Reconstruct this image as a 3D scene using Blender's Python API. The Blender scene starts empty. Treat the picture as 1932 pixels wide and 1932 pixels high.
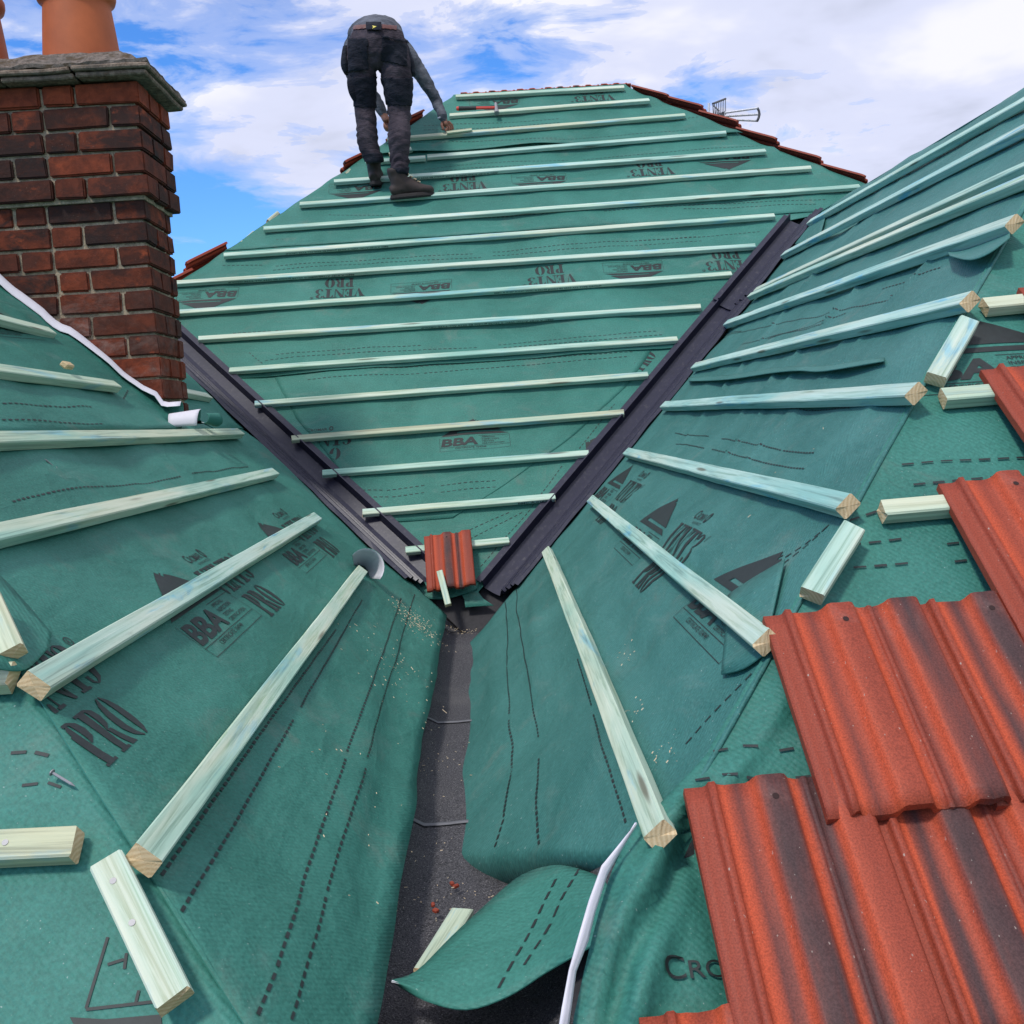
import bpy, bmesh, math, random
from mathutils import Vector, Matrix, noise
from mathutils.geometry import tessellate_polygon
random.seed(7)
C = bpy.context.scene.collection
SC = bpy.context.scene
PI = math.pi
R = math.radians

# ------------------------------------------------------------------ camera
FPX = 1935.0; CPX = 966.0               # focal length / centre on a 1932 px wide picture
def _basis():
    Y = Vector(((905-CPX)/FPX, -(787-CPX)/FPX, -1)).normalized()
    X = Vector((1, .07, 0)); X = (X - Y*X.dot(Y)).normalized()
    Z = X.cross(Y)
    return Matrix((X, Y, Z))
BAS = _basis()
cam_d = bpy.data.cameras.new('camera'); cam = bpy.data.objects.new('camera', cam_d); C.objects.link(cam)
cam.matrix_world = BAS.to_4x4()
cam_d.sensor_width = 36; cam_d.lens = 36*FPX/1932; cam_d.clip_start = .05; cam_d.clip_end = 4000
SC.camera = cam
SC.render.resolution_x = SC.render.resolution_y = 1024

# ------------------------------------------------------------------ sky and sun
SUN = Vector((-.30, -.42, .80)).normalized()
el = math.asin(SUN.z); rot = math.atan2(SUN.x, SUN.y)
w = bpy.data.worlds.new('World'); SC.world = w; w.use_nodes = True
nt = w.node_tree; nt.nodes.clear()
def N(t, nt): return nt.nodes.new(t)
out = N('ShaderNodeOutputWorld', nt); bg = N('ShaderNodeBackground', nt); bg.inputs[1].default_value = .1
sky = N('ShaderNodeTexSky', nt); sky.sky_type = 'NISHITA'; sky.sun_disc = False
sky.sun_elevation = el; sky.sun_rotation = rot; sky.air_density = 1.0; sky.dust_density = .2; sky.ozone_density = 2.5
tc = N('ShaderNodeTexCoord', nt)
sep = N('ShaderNodeSeparateXYZ', nt); nt.links.new(tc.outputs['Generated'], sep.inputs[0])
def math_n(nt, op, a, b=None, c=None):
    n = nt.nodes.new('ShaderNodeMath'); n.operation = op
    for i, v in enumerate((a, b, c)):
        if v is None: continue
        if isinstance(v, (int, float)): n.inputs[i].default_value = v
        else: nt.links.new(v, n.inputs[i])
    return n.outputs[0]
def ramp_n(nt, fac, stops, interp='EASE'):
    n = nt.nodes.new('ShaderNodeValToRGB'); n.color_ramp.interpolation = interp
    e = n.color_ramp.elements
    while len(e) < len(stops): e.new(.5)
    for s, (p, c) in zip(e, stops):
        s.position = p; s.color = c if len(c) == 4 else (*c, 1)
    nt.links.new(fac, n.inputs[0]); return n.outputs[0]
def mix_n(nt, fac, a, b, mode='MIX'):
    n = nt.nodes.new('ShaderNodeMix'); n.data_type = 'RGBA'; n.blend_type = mode; n.clamp_factor = True
    for i, v in ((0, fac), (6, a), (7, b)):
        if isinstance(v, (int, float)): n.inputs[i].default_value = v
        elif isinstance(v, tuple): n.inputs[i].default_value = v if len(v) == 4 else (*v, 1)
        else: nt.links.new(v, n.inputs[i])
    return n.outputs[2]
def noise_n(nt, vec, scale, detail=4, rough=.55, dist=0, lac=2.0):
    n = nt.nodes.new('ShaderNodeTexNoise'); n.inputs['Scale'].default_value = scale
    n.inputs['Detail'].default_value = detail; n.inputs['Roughness'].default_value = rough
    n.inputs['Distortion'].default_value = dist; n.inputs['Lacunarity'].default_value = lac
    if vec is not None: nt.links.new(vec, n.inputs['Vector'])
    return n.outputs['Fac']
def map_n(nt, vec, scale=(1,1,1), loc=(0,0,0), rot=(0,0,0)):
    n = nt.nodes.new('ShaderNodeMapping'); n.inputs['Scale'].default_value = scale
    n.inputs['Location'].default_value = loc; n.inputs['Rotation'].default_value = rot
    nt.links.new(vec, n.inputs['Vector']); return n.outputs[0]
# clouds: a layer seen in perspective (direction divided by its height) plus broad banks
zz = math_n(nt, 'ADD', math_n(nt, 'MAXIMUM', sep.outputs[2], 0.0), .16)
cx = math_n(nt, 'DIVIDE', sep.outputs[0], zz); cy = math_n(nt, 'DIVIDE', sep.outputs[1], zz)
cmb = N('ShaderNodeCombineXYZ', nt); nt.links.new(cx, cmb.inputs[0]); nt.links.new(cy, cmb.inputs[1])
n1 = noise_n(nt, map_n(nt, cmb.outputs[0], (.62, .50, 1), (2.3, 5.5, 0)), 1.5, 7, .52, .25)
n2 = noise_n(nt, map_n(nt, tc.outputs['Generated'], (3.2, 3.2, 8.0), (1.7, 0.4, 2.2)), 1.6, 6, .55, .3)
n3 = noise_n(nt, map_n(nt, cmb.outputs[0], (.7, .7, 1), (5.1, 7.4, 0)), 2.2, 5, .55, .2)
wisp = noise_n(nt, map_n(nt, tc.outputs['Generated'], (5, 5, 17), (3.1, 0.7, 1.2), (0, .25, 0)), 1.8, 8, .62, .6)
side = math_n(nt, 'ADD', math_n(nt, 'MULTIPLY', sep.outputs[0], .50), math_n(nt, 'MULTIPLY', math_n(nt, 'SUBTRACT', wisp, .5), .85))
height = math_n(nt, 'MULTIPLY', math_n(nt, 'SUBTRACT', sep.outputs[2], .13), 1.0)
cl = math_n(nt, 'ADD', math_n(nt, 'ADD', math_n(nt, 'MULTIPLY', n1, .75), math_n(nt, 'MULTIPLY', n2, .95)), math_n(nt, 'ADD', side, height))
# openings and banks of the cloud deck, as directions of the sky dome
for (px, py, wd, k) in ((960, 110, .06, -.15), (880, 160, .05, -.10), (390, 420, .08, -.16), (540, 240, .06, .10), (640, 120, .09, .06), (1340, 195, .045, -.12), (420, 170, .06, .07), (560, 30, .08, -.06)):
    d0 = (BAS @ Vector(((px-CPX)/FPX, -(py-CPX)/FPX, -1))).normalized()
    vd = nt.nodes.new('ShaderNodeVectorMath'); vd.operation = 'DISTANCE'; nt.links.new(tc.outputs['Generated'], vd.inputs[0]); vd.inputs[1].default_value = d0
    q = math_n(nt, 'DIVIDE', vd.outputs['Value'], wd); q = math_n(nt, 'POWER', 2.718, math_n(nt, 'MULTIPLY', math_n(nt, 'MULTIPLY', q, q), -1.0))
    cl = math_n(nt, 'ADD', cl, math_n(nt, 'MULTIPLY', q, k))
cfac = ramp_n(nt, cl, [(.71, (0, 0, 0)), (.85, (.38, .38, .38)), (.98, (.80, .80, .80)), (1.13, (1, 1, 1))])
hsv = N('ShaderNodeHueSaturation', nt); hsv.inputs['Saturation'].default_value = 1.22; hsv.inputs['Value'].default_value = 1.0
nt.links.new(sky.outputs[0], hsv.inputs['Color'])
blue = mix_n(nt, 1.0, hsv.outputs[0], (1.10, 1.55, 2.15), 'MULTIPLY')
grey = ramp_n(nt, n3, [(.34, (5.8, 6.2, 7.8)), (.50, (7.4, 7.8, 9.9)), (.64, (9.6, 9.6, 10.4))])
skyc = mix_n(nt, cfac, blue, grey)
nt.links.new(skyc, bg.inputs[0]); nt.links.new(bg.outputs[0], out.inputs[0])
sl = bpy.data.lights.new('sun', 'SUN'); so = bpy.data.objects.new('sun', sl); C.objects.link(so)
sl.energy = 2.4; sl.angle = R(8); sl.color = (1, .96, .9)
so.rotation_euler = SUN.to_track_quat('Z', 'Y').to_euler()
vs = SC.view_settings; vs.view_transform = 'Standard'; vs.look = 'None'; vs.exposure = 0; vs.gamma = 1; vs.use_curve_mapping = False

# ------------------------------------------------------------------ planes of the roof
def ray(px, py):
    return BAS @ Vector(((px-CPX)/FPX, -(py-CPX)/FPX, -1))
def at_y(px, py, y):                    # the point of a sight line at a given distance
    r = ray(px, py); return r*(y/r.y)
class Plane:
    def __init__(s, o, u, v):
        s.o = Vector(o); s.u = Vector(u).normalized(); s.v = Vector(v).normalized(); s.n = s.u.cross(s.v)
    def p(s, u, v, h=0.): return s.o + s.u*u + s.v*v + s.n*h
    def hit(s, px, py, h=0.):
        r = ray(px, py); return r*((s.o + s.n*h).dot(s.n)/r.dot(s.n))
    def uv(s, px, py, h=0.):
        d = s.hit(px, py, h) - s.o; return d.dot(s.u), d.dot(s.v)
    def of(s, P):
        d = Vector(P) - s.o; return d.dot(s.u), d.dot(s.v)
KM = .82                                 # the far roof stands a little nearer than first measured
PM0 = Plane((0, 4.5, -.75), (1, 0, 0), (0, 1, 1))
PM = Plane((0, 4.5*KM, -.75*KM), (1, 0, 0), (0, 1, 1))
PLt = Plane((0, 0, -.8325), (0, 1, 0), (-1, 0, .9))
PRt = Plane((0, 0, -.68625), (0, -1, 0), (1, 0, .9))
PNR = Plane((0, 0, -1.611), (1, 0, 0), (0, 1, .915))
PNL = Plane((0, 0, -1.468), (1, 0, 0), (0, 1, .9))
PFl = Plane((0, 0, -.76), (1, 0, 0), (0, 1, 0))

# ------------------------------------------------------------------ materials
def mat(name):
    m = bpy.data.materials.new(name); m.use_nodes = True
    nt = m.node_tree; b = nt.nodes['Principled BSDF']; return m, nt, b
def setc(nt, b, c, rough=.6, spec=None):
    if isinstance(c, tuple): b.inputs['Base Color'].default_value = (*c, 1)
    else: nt.links.new(c, b.inputs['Base Color'])
    if isinstance(rough, (int, float)): b.inputs['Roughness'].default_value = rough
    else: nt.links.new(rough, b.inputs['Roughness'])
    if spec is not None: b.inputs['Specular IOR Level'].default_value = spec
def bump_n(nt, b, hgt, strength=.3, dist=.002, prev=None):
    n = nt.nodes.new('ShaderNodeBump'); n.inputs['Strength'].default_value = strength; n.inputs['Distance'].default_value = dist
    nt.links.new(hgt, n.inputs['Height'])
    if prev is not None: nt.links.new(prev, n.inputs['Normal'])
    nt.links.new(n.outputs[0], b.inputs['Normal']); return n.outputs[0]
def texc(nt, which='Object'):
    n = nt.nodes.new('ShaderNodeTexCoord'); return n.outputs[which]
def wave_n(nt, vec, scale, dist=0, direction='DIAGONAL', detail=1):
    n = nt.nodes.new('ShaderNodeTexWave'); n.bands_direction = direction; n.inputs['Scale'].default_value = scale
    n.inputs['Distortion'].default_value = dist; n.inputs['Detail'].default_value = detail
    nt.links.new(vec, n.inputs['Vector']); return n.outputs['Fac']
def attr_n(nt, name, out='Fac'):
    n = nt.nodes.new('ShaderNodeAttribute'); n.attribute_name = name; return n.outputs[out]
def objrand(nt):
    return nt.nodes.new('ShaderNodeObjectInfo').outputs['Random']

def membrane_mat(name, ca, cb, dust=.5):
    m, nt, b = mat(name); uv = texc(nt, 'UV')
    big = noise_n(nt, uv, 2.2, 7, .68, .5)
    c = mix_n(nt, ramp_n(nt, big, [(.3, (0,0,0)), (.7, (1,1,1))]), ca, cb)
    fib = noise_n(nt, uv, 160, 3, .7)
    c = mix_n(nt, .18, c, ramp_n(nt, fib, [(.3, tuple(x*.45 for x in ca)), (.7, tuple(min(1, x*1.8) for x in cb))]))
    dirt = noise_n(nt, map_n(nt, uv, (1, 1, 1), (4, 9, 0)), 5.5, 6, .68, .6)
    c = mix_n(nt, math_n(nt, 'MULTIPLY', ramp_n(nt, dirt, [(.54, (0,0,0)), (.80, (1,1,1))]), .42), c, (.19, .19, .16))
    sp = noise_n(nt, uv, 210, 2, .5)
    c = mix_n(nt, math_n(nt, 'MULTIPLY', ramp_n(nt, sp, [(.70, (0,0,0)), (.77, (1,1,1))]), dust), c, (.42, .50, .46))
    scr = noise_n(nt, map_n(nt, uv, (18, 140, 1), (0, 0, 0), (0, 0, .7)), 1.0, 3, .6)
    c = mix_n(nt, math_n(nt, 'MULTIPLY', ramp_n(nt, scr, [(.70, (0,0,0)), (.80, (1,1,1))]), .16), c, (.35, .42, .38))
    setc(nt, b, c, .62, .35)
    pal = noise_n(nt, map_n(nt, uv, (2.2, 6, 1), (8, 3, 0), (0, 0, -.5)), 1.6, 6, .66, .8)
    c = mix_n(nt, math_n(nt, 'MULTIPLY', ramp_n(nt, pal, [(.55, (0,0,0)), (.78, (1,1,1))]), .26), c, (.22, .31, .28))
    for l_ in list(b.inputs['Base Color'].links): nt.links.remove(l_)
    nt.links.new(c, b.inputs['Base Color'])
    wv = math_n(nt, 'ADD', wave_n(nt, uv, 62, .6), math_n(nt, 'MULTIPLY', wave_n(nt, map_n(nt, uv, (1, -1, 1)), 62, .6), .3))
    cr = noise_n(nt, map_n(nt, uv, (1, 1.6, 1), (1, 6, 0), (0, 0, .4)), 2.6, 2, .5, .5)
    crease = math_n(nt, 'POWER', math_n(nt, 'SUBTRACT', 1.0, math_n(nt, 'ABSOLUTE', math_n(nt, 'SUBTRACT', math_n(nt, 'MULTIPLY', cr, 2.0), 1.0))), 14.0)
    nb = bump_n(nt, b, wv, .42, .0008)
    nb = bump_n(nt, b, crease, .20, .006, nb)
    nb = bump_n(nt, b, noise_n(nt, uv, 24, 4, .6), .5, .006, nb)
    nb = bump_n(nt, b, noise_n(nt, map_n(nt, uv, (3, 9, 1), (2, 2, 0), (0, 0, .5)), 1.0, 3, .5, .8), .35, .02, nb)
    bump_n(nt, b, fib, .35, .0012, nb)
    return m
M_GREEN = membrane_mat('green membrane', (.022, .130, .100), (.046, .205, .163))
M_GREENR = membrane_mat('green membrane dusty sky sheen', (.026, .126, .110), (.054, .190, .170), .9)  # same fabric, dustier; bluer base paints in the sky's sheen on the right slope
def simple(name, c, rough=.6, nscale=30, amt=.25, bump=.2, metal=0, spec=None):
    m, nt, b = mat(name); o = texc(nt)
    f = noise_n(nt, o, nscale, 5, .6)
    col = mix_n(nt, f, tuple(x*(1-amt) for x in c), tuple(min(1, x*(1+amt)) for x in c))
    setc(nt, b, col, rough, spec); b.inputs['Metallic'].default_value = metal
    if bump: bump_n(nt, b, noise_n(nt, o, nscale*4, 3, .6), bump, .002)
    return m
M_WHITE = simple('membrane underside', (.66, .64, .70), .6, 60, .08, .15)
M_INK = simple('printing ink', (.016, .022, .022), .6, 90, .5, 0)
M_INK2 = simple('timber stamp ink', (.05, .07, .07), .7, 90, .4, 0)
M_FELTBAND = simple('felt joint', (.15, .15, .165), .6, 50, .4, .3)
M_SAWDUST = simple('sawdust', (.62, .50, .34), .9, 60, .3, .2)
M_STEEL = simple('zinc', (.30, .30, .31), .55, 60, .2, .1, .6)
M_ALU = simple('aluminium', (.74, .74, .76), .45, 40, .1, 0, .2)
M_DKMETAL = simple('dark bracket', (.06, .06, .065), .5, 40, .3, 0)

def wood_mat():
    m, nt, b = mat('treated timber'); o = texc(nt)
    rnd = objrand(nt); off = nt.nodes.new('ShaderNodeCombineXYZ')
    nt.links.new(math_n(nt, 'MULTIPLY', rnd, 37.0), off.inputs[0]); nt.links.new(math_n(nt, 'MULTIPLY', rnd, 11.0), off.inputs[1])
    va = nt.nodes.new('ShaderNodeVectorMath'); va.operation = 'ADD'; nt.links.new(o, va.inputs[0]); nt.links.new(off.outputs[0], va.inputs[1])
    v = va.outputs[0]
    grain = noise_n(nt, map_n(nt, v, (3, 120, 120)), 1.0, 5, .65, .6)
    tone = noise_n(nt, map_n(nt, v, (1.6, 9, 9)), 1.0, 4, .6)
    c = mix_n(nt, ramp_n(nt, tone, [(.32, (0,0,0)), (.62, (1,1,1))]), (.255, .445, .385), (.56, .68, .58))
    pale = noise_n(nt, map_n(nt, v, (1.0, 14, 14), (3, 3, 3)), 1.0, 3, .6)
    c = mix_n(nt, math_n(nt, 'MULTIPLY', ramp_n(nt, pale, [(.44, (0,0,0)), (.64, (1,1,1))]), .70), c, (.66, .63, .49))
    # objects: greener or more raw
    ow = attr_n(nt, 'raw')
    c = mix_n(nt, math_n(nt, 'MULTIPLY', ow, ramp_n(nt, tone, [(.3, (.5,.5,.5)), (.6, (1,1,1))])), c, (.50, .44, .29))
    bl = noise_n(nt, map_n(nt, v, (3.0, 22, 22), (7, 1, 2)), 1.0, 5, .62, .5)
    c = mix_n(nt, math_n(nt, 'MULTIPLY', ramp_n(nt, bl, [(.55, (0,0,0)), (.68, (1,1,1))]), math_n(nt, 'ADD', .35, math_n(nt, 'MULTIPLY', attr_n(nt, 'blue'), .6))), c, (.085, .36, .56))
    c = mix_n(nt, math_n(nt, 'MULTIPLY', attr_n(nt, 'blue'), .38), c, (.21, .42, .50))
    c = mix_n(nt, .55, c, ramp_n(nt, grain, [(.3, (.12, .17, .14)), (.55, (.52, .60, .54)), (.8, (.80, .82, .74))]), 'OVERLAY')
    kn = nt.nodes.new('ShaderNodeTexVoronoi'); kn.inputs['Scale'].default_value = 1.0; nt.links.new(map_n(nt, v, (2.2, 24, 24)), kn.inputs['Vector'])
    c = mix_n(nt, math_n(nt, 'MULTIPLY', ramp_n(nt, kn.outputs['Distance'], [(.06, (1,1,1)), (.16, (0,0,0))]), .75), c, (.10, .075, .045))
    dk = noise_n(nt, map_n(nt, v, (9, 40, 40), (1, 5, 8)), 1.0, 5, .7)
    c = mix_n(nt, math_n(nt, 'MULTIPLY', ramp_n(nt, dk, [(.62, (0,0,0)), (.80, (1,1,1))]), .35), c, (.10, .12, .11))
    setc(nt, b, c, .72, .3)
    bump_n(nt, b, grain, .6, .0016)
    return m
M_WOOD = wood_mat()
def endgrain_mat():
    m, nt, b = mat('sawn end grain'); o = texc(nt)
    wv = nt.nodes.new('ShaderNodeTexWave'); wv.wave_type = 'RINGS'; wv.rings_direction = 'X'; wv.inputs['Scale'].default_value = 55; wv.inputs['Distortion'].default_value = 3.0; wv.inputs['Detail'].default_value = 3
    nt.links.new(map_n(nt, o, (1, 1, 1), (0, .03, .02)), wv.inputs['Vector'])
    c = mix_n(nt, wv.outputs['Fac'], (.50, .34, .17), (.66, .50, .29))
    c = mix_n(nt, math_n(nt, 'MULTIPLY', noise_n(nt, o, 300, 3, .7), .5), c, (.72, .60, .40))
    setc(nt, b, c, .85, .2); bump_n(nt, b, noise_n(nt, o, 420, 3, .7), .6, .0015)
    return m
M_END = endgrain_mat()
def valley_mat():
    m, nt, b = mat('dark grey valley plastic'); o = texc(nt)
    f = noise_n(nt, map_n(nt, o, (3, 30, 30)), 1, 4, .6)
    c = mix_n(nt, f, (.011, .012, .026), (.027, .026, .052))
    d = noise_n(nt, o, 60, 5, .7)
    d2 = noise_n(nt, o, 5, 4, .6)
    c = mix_n(nt, math_n(nt, 'MULTIPLY', ramp_n(nt, d, [(.52, (0,0,0)), (.74, (1,1,1))]), math_n(nt, 'MULTIPLY', d2, .5)), c, (.20, .19, .18))
    setc(nt, b, c, .38, .45); bump_n(nt, b, noise_n(nt, o, 70, 3, .6), .12, .002)
    return m
M_VALLEY = valley_mat()
def tile_mat():
    m, nt, b = mat('red concrete tile'); o = texc(nt); st = attr_n(nt, 'stain')
    rn = objrand(nt)
    red = mix_n(nt, noise_n(nt, map_n(nt, o, (14, 5, 14)), 1, 5, .6), (.20, .036, .021), (.345, .066, .034))
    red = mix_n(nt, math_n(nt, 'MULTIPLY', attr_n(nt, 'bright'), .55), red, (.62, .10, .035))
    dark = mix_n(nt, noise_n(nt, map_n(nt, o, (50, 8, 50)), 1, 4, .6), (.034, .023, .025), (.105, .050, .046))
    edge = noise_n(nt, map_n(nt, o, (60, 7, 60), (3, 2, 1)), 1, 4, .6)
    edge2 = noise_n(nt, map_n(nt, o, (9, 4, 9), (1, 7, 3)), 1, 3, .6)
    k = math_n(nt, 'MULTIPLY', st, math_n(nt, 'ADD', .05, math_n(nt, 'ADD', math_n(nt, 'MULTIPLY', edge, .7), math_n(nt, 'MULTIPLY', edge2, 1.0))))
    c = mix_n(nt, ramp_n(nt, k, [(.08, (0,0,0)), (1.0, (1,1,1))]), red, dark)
    fine = noise_n(nt, o, 420, 3, .7)
    c = mix_n(nt, .45, c, ramp_n(nt, fine, [(.3, (.22,.22,.22)), (.7, (.82,.82,.82))]), 'OVERLAY')
    sp = noise_n(nt, map_n(nt, o, (230, 130, 230)), 1, 2, .5); spm = noise_n(nt, o, 7, 3, .6)
    c = mix_n(nt, math_n(nt, 'MULTIPLY', ramp_n(nt, sp, [(.715, (0,0,0)), (.76, (.7,.7,.7))]), ramp_n(nt, spm, [(.38, (0,0,0)), (.58, (1,1,1))])), c, (.45, .38, .32))
    bl = noise_n(nt, o, 11, 5, .7, .5)
    c = mix_n(nt, math_n(nt, 'MULTIPLY', ramp_n(nt, bl, [(.58, (0,0,0)), (.80, (1,1,1))]), .28), c, (.34, .22, .19))
    setc(nt, b, c, .56, .25)
    bump_n(nt, b, math_n(nt, 'ADD', fine, noise_n(nt, o, 90, 4, .6)), .32, .0016)
    return m
M_TILE = tile_mat()
M_HOLE = simple('nail hole shade', (.03, .012, .01), .9, 90, .3, 0)
def brick_mat():
    m, nt, b = mat('weathered brick'); o = texc(nt)
    t = attr_n(nt, 'tint', 'Color'); sepc = nt.nodes.new('ShaderNodeSeparateColor'); nt.links.new(t, sepc.inputs[0])
    base = mix_n(nt, sepc.outputs[0], (.034, .015, .011), (.27, .055, .022))
    n = noise_n(nt, o, 26, 6, .68, .5)
    soot = noise_n(nt, map_n(nt, o, (9, 9, 16), (2, 1, 4)), 1, 6, .7, .4)
    c = mix_n(nt, .6, base, ramp_n(nt, n, [(.28, (.2,.2,.2)), (.7, (.72,.70,.68))]), 'OVERLAY')
    c = mix_n(nt, math_n(nt, 'MULTIPLY', ramp_n(nt, soot, [(.38, (0,0,0)), (.60, (1,1,1))]), sepc.outputs[1]), c, (.022, .015, .014))
    wh = noise_n(nt, map_n(nt, o, (7, 7, 14), (5, 5, 5)), 1, 7, .75, .3)
    c = mix_n(nt, math_n(nt, 'MULTIPLY', ramp_n(nt, wh, [(.44, (0,0,0)), (.74, (1,1,1))]), sepc.outputs[2]), c, (.36, .30, .27))
    sp = noise_n(nt, o, 240, 2, .6)
    c = mix_n(nt, math_n(nt, 'MULTIPLY', ramp_n(nt, sp, [(.69, (0,0,0)), (.76, (1,1,1))]), .35), c, (.30, .24, .20))
    hot = noise_n(nt, map_n(nt, o, (8, 8, 14), (9, 2, 7)), 1, 5, .65)
    c = mix_n(nt, math_n(nt, 'MULTIPLY', ramp_n(nt, hot, [(.60, (0,0,0)), (.72, (1,1,1))]), .55), c, (.42, .085, .030))
    setc(nt, b, c, .85, .25)
    nb = bump_n(nt, b, n, .6, .005); bump_n(nt, b, noise_n(nt, o, 190, 4, .7), .5, .002, nb)
    return m
M_BRICK = brick_mat()
def mortar_mat(name, a, b_, moss=0.):
    m, nt, b = mat(name); o = texc(nt)
    n = noise_n(nt, o, 60, 6, .7); c = mix_n(nt, ramp_n(nt, n, [(.3, (0,0,0)), (.7, (1,1,1))]), a, b_)
    g = noise_n(nt, o, 9, 5, .65)
    c = mix_n(nt, math_n(nt, 'MULTIPLY', ramp_n(nt, g, [(.48, (0,0,0)), (.66, (1,1,1))]), .5), c, (.09, .085, .075))
    if moss: c = mix_n(nt, math_n(nt, 'MULTIPLY', ramp_n(nt, noise_n(nt, o, 16, 6, .7, .3), [(.5, (0,0,0)), (.62, (1,1,1))]), moss), c, (.075, .052, .028))
    setc(nt, b, c, .95, .15); nb = bump_n(nt, b, n, .8, .006); bump_n(nt, b, noise_n(nt, o, 260, 3, .7), .6, .002, nb)
    return m
M_MORTAR = mortar_mat('old lime mortar', (.24, .19, .135), (.50, .41, .29))
M_FLAUNCH = mortar_mat('mossy flaunching', (.085, .072, .06), (.25, .21, .18), .8)
M_SLAB = mortar_mat('dark creasing tile', (.13, .092, .068), (.32, .25, .195), .4)
M_POT = simple('terracotta', (.44, .105, .028), .65, 9, .35, .3)
def felt_mat():
    m, nt, b = mat('mineral felt'); o = texc(nt)
    s = noise_n(nt, o, 330, 3, .75); big = noise_n(nt, o, 4, 5, .6)
    c = mix_n(nt, ramp_n(nt, s, [(.35, (0,0,0)), (.60, (1,1,1))]), (.016, .016, .019), (.092, .090, .100))
    sp = noise_n(nt, map_n(nt, o, (1,1,1), (3, 1, 0)), 420, 2, .6)
    c = mix_n(nt, math_n(nt, 'MULTIPLY', ramp_n(nt, sp, [(.60, (0,0,0)), (.72, (1,1,1))]), .8), c, (.38, .36, .36))
    c = mix_n(nt, math_n(nt, 'MULTIPLY', ramp_n(nt, big, [(.48, (0,0,0)), (.75, (1,1,1))]), .22), c, (.20, .19, .18))
    setc(nt, b, c, .8, .3); bump_n(nt, b, s, .8, .003)
    return m
M_FELT = felt_mat()
def cloth_mat(name, a, b_, sc=60):
    m, nt, b = mat(name); o = texc(nt)
    n = noise_n(nt, o, 9, 5, .65, .3); c = mix_n(nt, ramp_n(nt, n, [(.3, (0,0,0)), (.7, (1,1,1))]), a, b_)
    setc(nt, b, c, .9, .15); nb = bump_n(nt, b, noise_n(nt, map_n(nt, o, (14, 14, 34)), 1, 4, .6, 1.2), .55, .02)
    bump_n(nt, b, noise_n(nt, o, sc*6, 2, .6), .25, .002, nb); return m
M_TROUSER = cloth_mat('grey work trousers', (.036, .029, .037), (.075, .061, .073))
M_BLACK = cloth_mat('black reinforcement cloth', (.014, .015, .022), (.028, .030, .040))
M_SHIRT = cloth_mat('grey jersey', (.060, .065, .080), (.15, .16, .185))
M_SKIN = simple('skin', (.30, .13, .085), .55, 30, .2, .15)
M_BELT = simple('brown leather belt', (.11, .032, .024), .5, 40, .3, .2)
M_BOOT = simple('brown boot leather', (.032, .021, .017), .7, 26, .5, .5)
M_SOLE = simple('boot sole', (.016, .013, .012), .8, 60, .3, .3)
M_YELLOW = simple('yellow badge', (.75, .62, .10), .6, 60, .1, 0)
M_HAIR = simple('dark hair', (.03, .02, .015), .7, 120, .4, .4)
M_HRED = simple('red handle rubber', (.60, .055, .04), .5, 60, .1, 0)
M_HBLK = simple('black handle rubber', (.02, .02, .022), .6, 60, .2, 0)
M_HOUSE = simple('house brick wall', (.26, .12, .08), .9, 12, .3, .3)
M_DECK = simple('old roofing felt', (.035, .034, .038), .85, 90, .5, .4)
def ground_mat():
    m, nt, b = mat('garden ground'); o = texc(nt)
    c = mix_n(nt, noise_n(nt, o, .35, 6, .6), (.035, .07, .02), (.09, .12, .045))
    setc(nt, b, c, .95); return m
M_GROUND = ground_mat()

# ------------------------------------------------------------------ helpers
def tag(o, label=None, cat=None, group=None, kind=None):
    if label: o['label'] = label
    if cat: o['category'] = cat
    if group: o['group'] = group
    if kind: o['kind'] = kind
    return o
def empty(name, loc=(0, 0, 0)):
    o = bpy.data.objects.new(name, None); o.location = loc; o.empty_display_size = .1; C.objects.link(o); return o
def obj(name, bm, mats, parent=None, origin=None, smooth=False, mw=None):
    me = bpy.data.meshes.new(name)
    if origin is not None:
        bmesh.ops.translate(bm, vec=-Vector(origin), verts=bm.verts)
    if smooth:
        for f in bm.faces: f.smooth = True
    bm.to_mesh(me); bm.free()
    for m in (mats if isinstance(mats, (list, tuple)) else [mats]): me.materials.append(m)
    o = bpy.data.objects.new(name, me); C.objects.link(o)
    if mw is not None: o.matrix_world = mw
    elif origin is not None: o.location = origin
    if parent is not None:
        o.parent = parent
        pl = parent.matrix_basis
        o.matrix_parent_inverse = pl.inverted()
    return o
def nz(x, y, z=0.): return noise.noise(Vector((x, y, z)))
def interp(poly, t):
    """poly: sorted list of (t, value)"""
    if t <= poly[0][0]: return poly[0][1]
    for (a, x), (b, y) in zip(poly, poly[1:]):
        if t <= b: return x + (y-x)*((t-a)/(b-a) if b > a else 0)
    return poly[-1][1]
def sstep(a, b, x):
    t = max(0., min(1., (x-a)/(b-a))); return t*t*(3-2*t)
def tube(bm, a, b, r, n=8, r2=None, cap=True, mi=0):
    a, b = Vector(a), Vector(b); d = (b-a).normalized()
    e = d.orthogonal().normalized(); g = d.cross(e); r2 = r if r2 is None else r2
    A = [bm.verts.new(a + (e*math.cos(2*PI*i/n) + g*math.sin(2*PI*i/n))*r) for i in range(n)]
    B = [bm.verts.new(b + (e*math.cos(2*PI*i/n) + g*math.sin(2*PI*i/n))*r2) for i in range(n)]
    for i in range(n):
        f = bm.faces.new((A[i], A[(i+1) % n], B[(i+1) % n], B[i])); f.material_index = mi
    if cap:
        f = bm.faces.new(A[::-1]); f.material_index = mi
        f = bm.faces.new(B); f.material_index = mi
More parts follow.
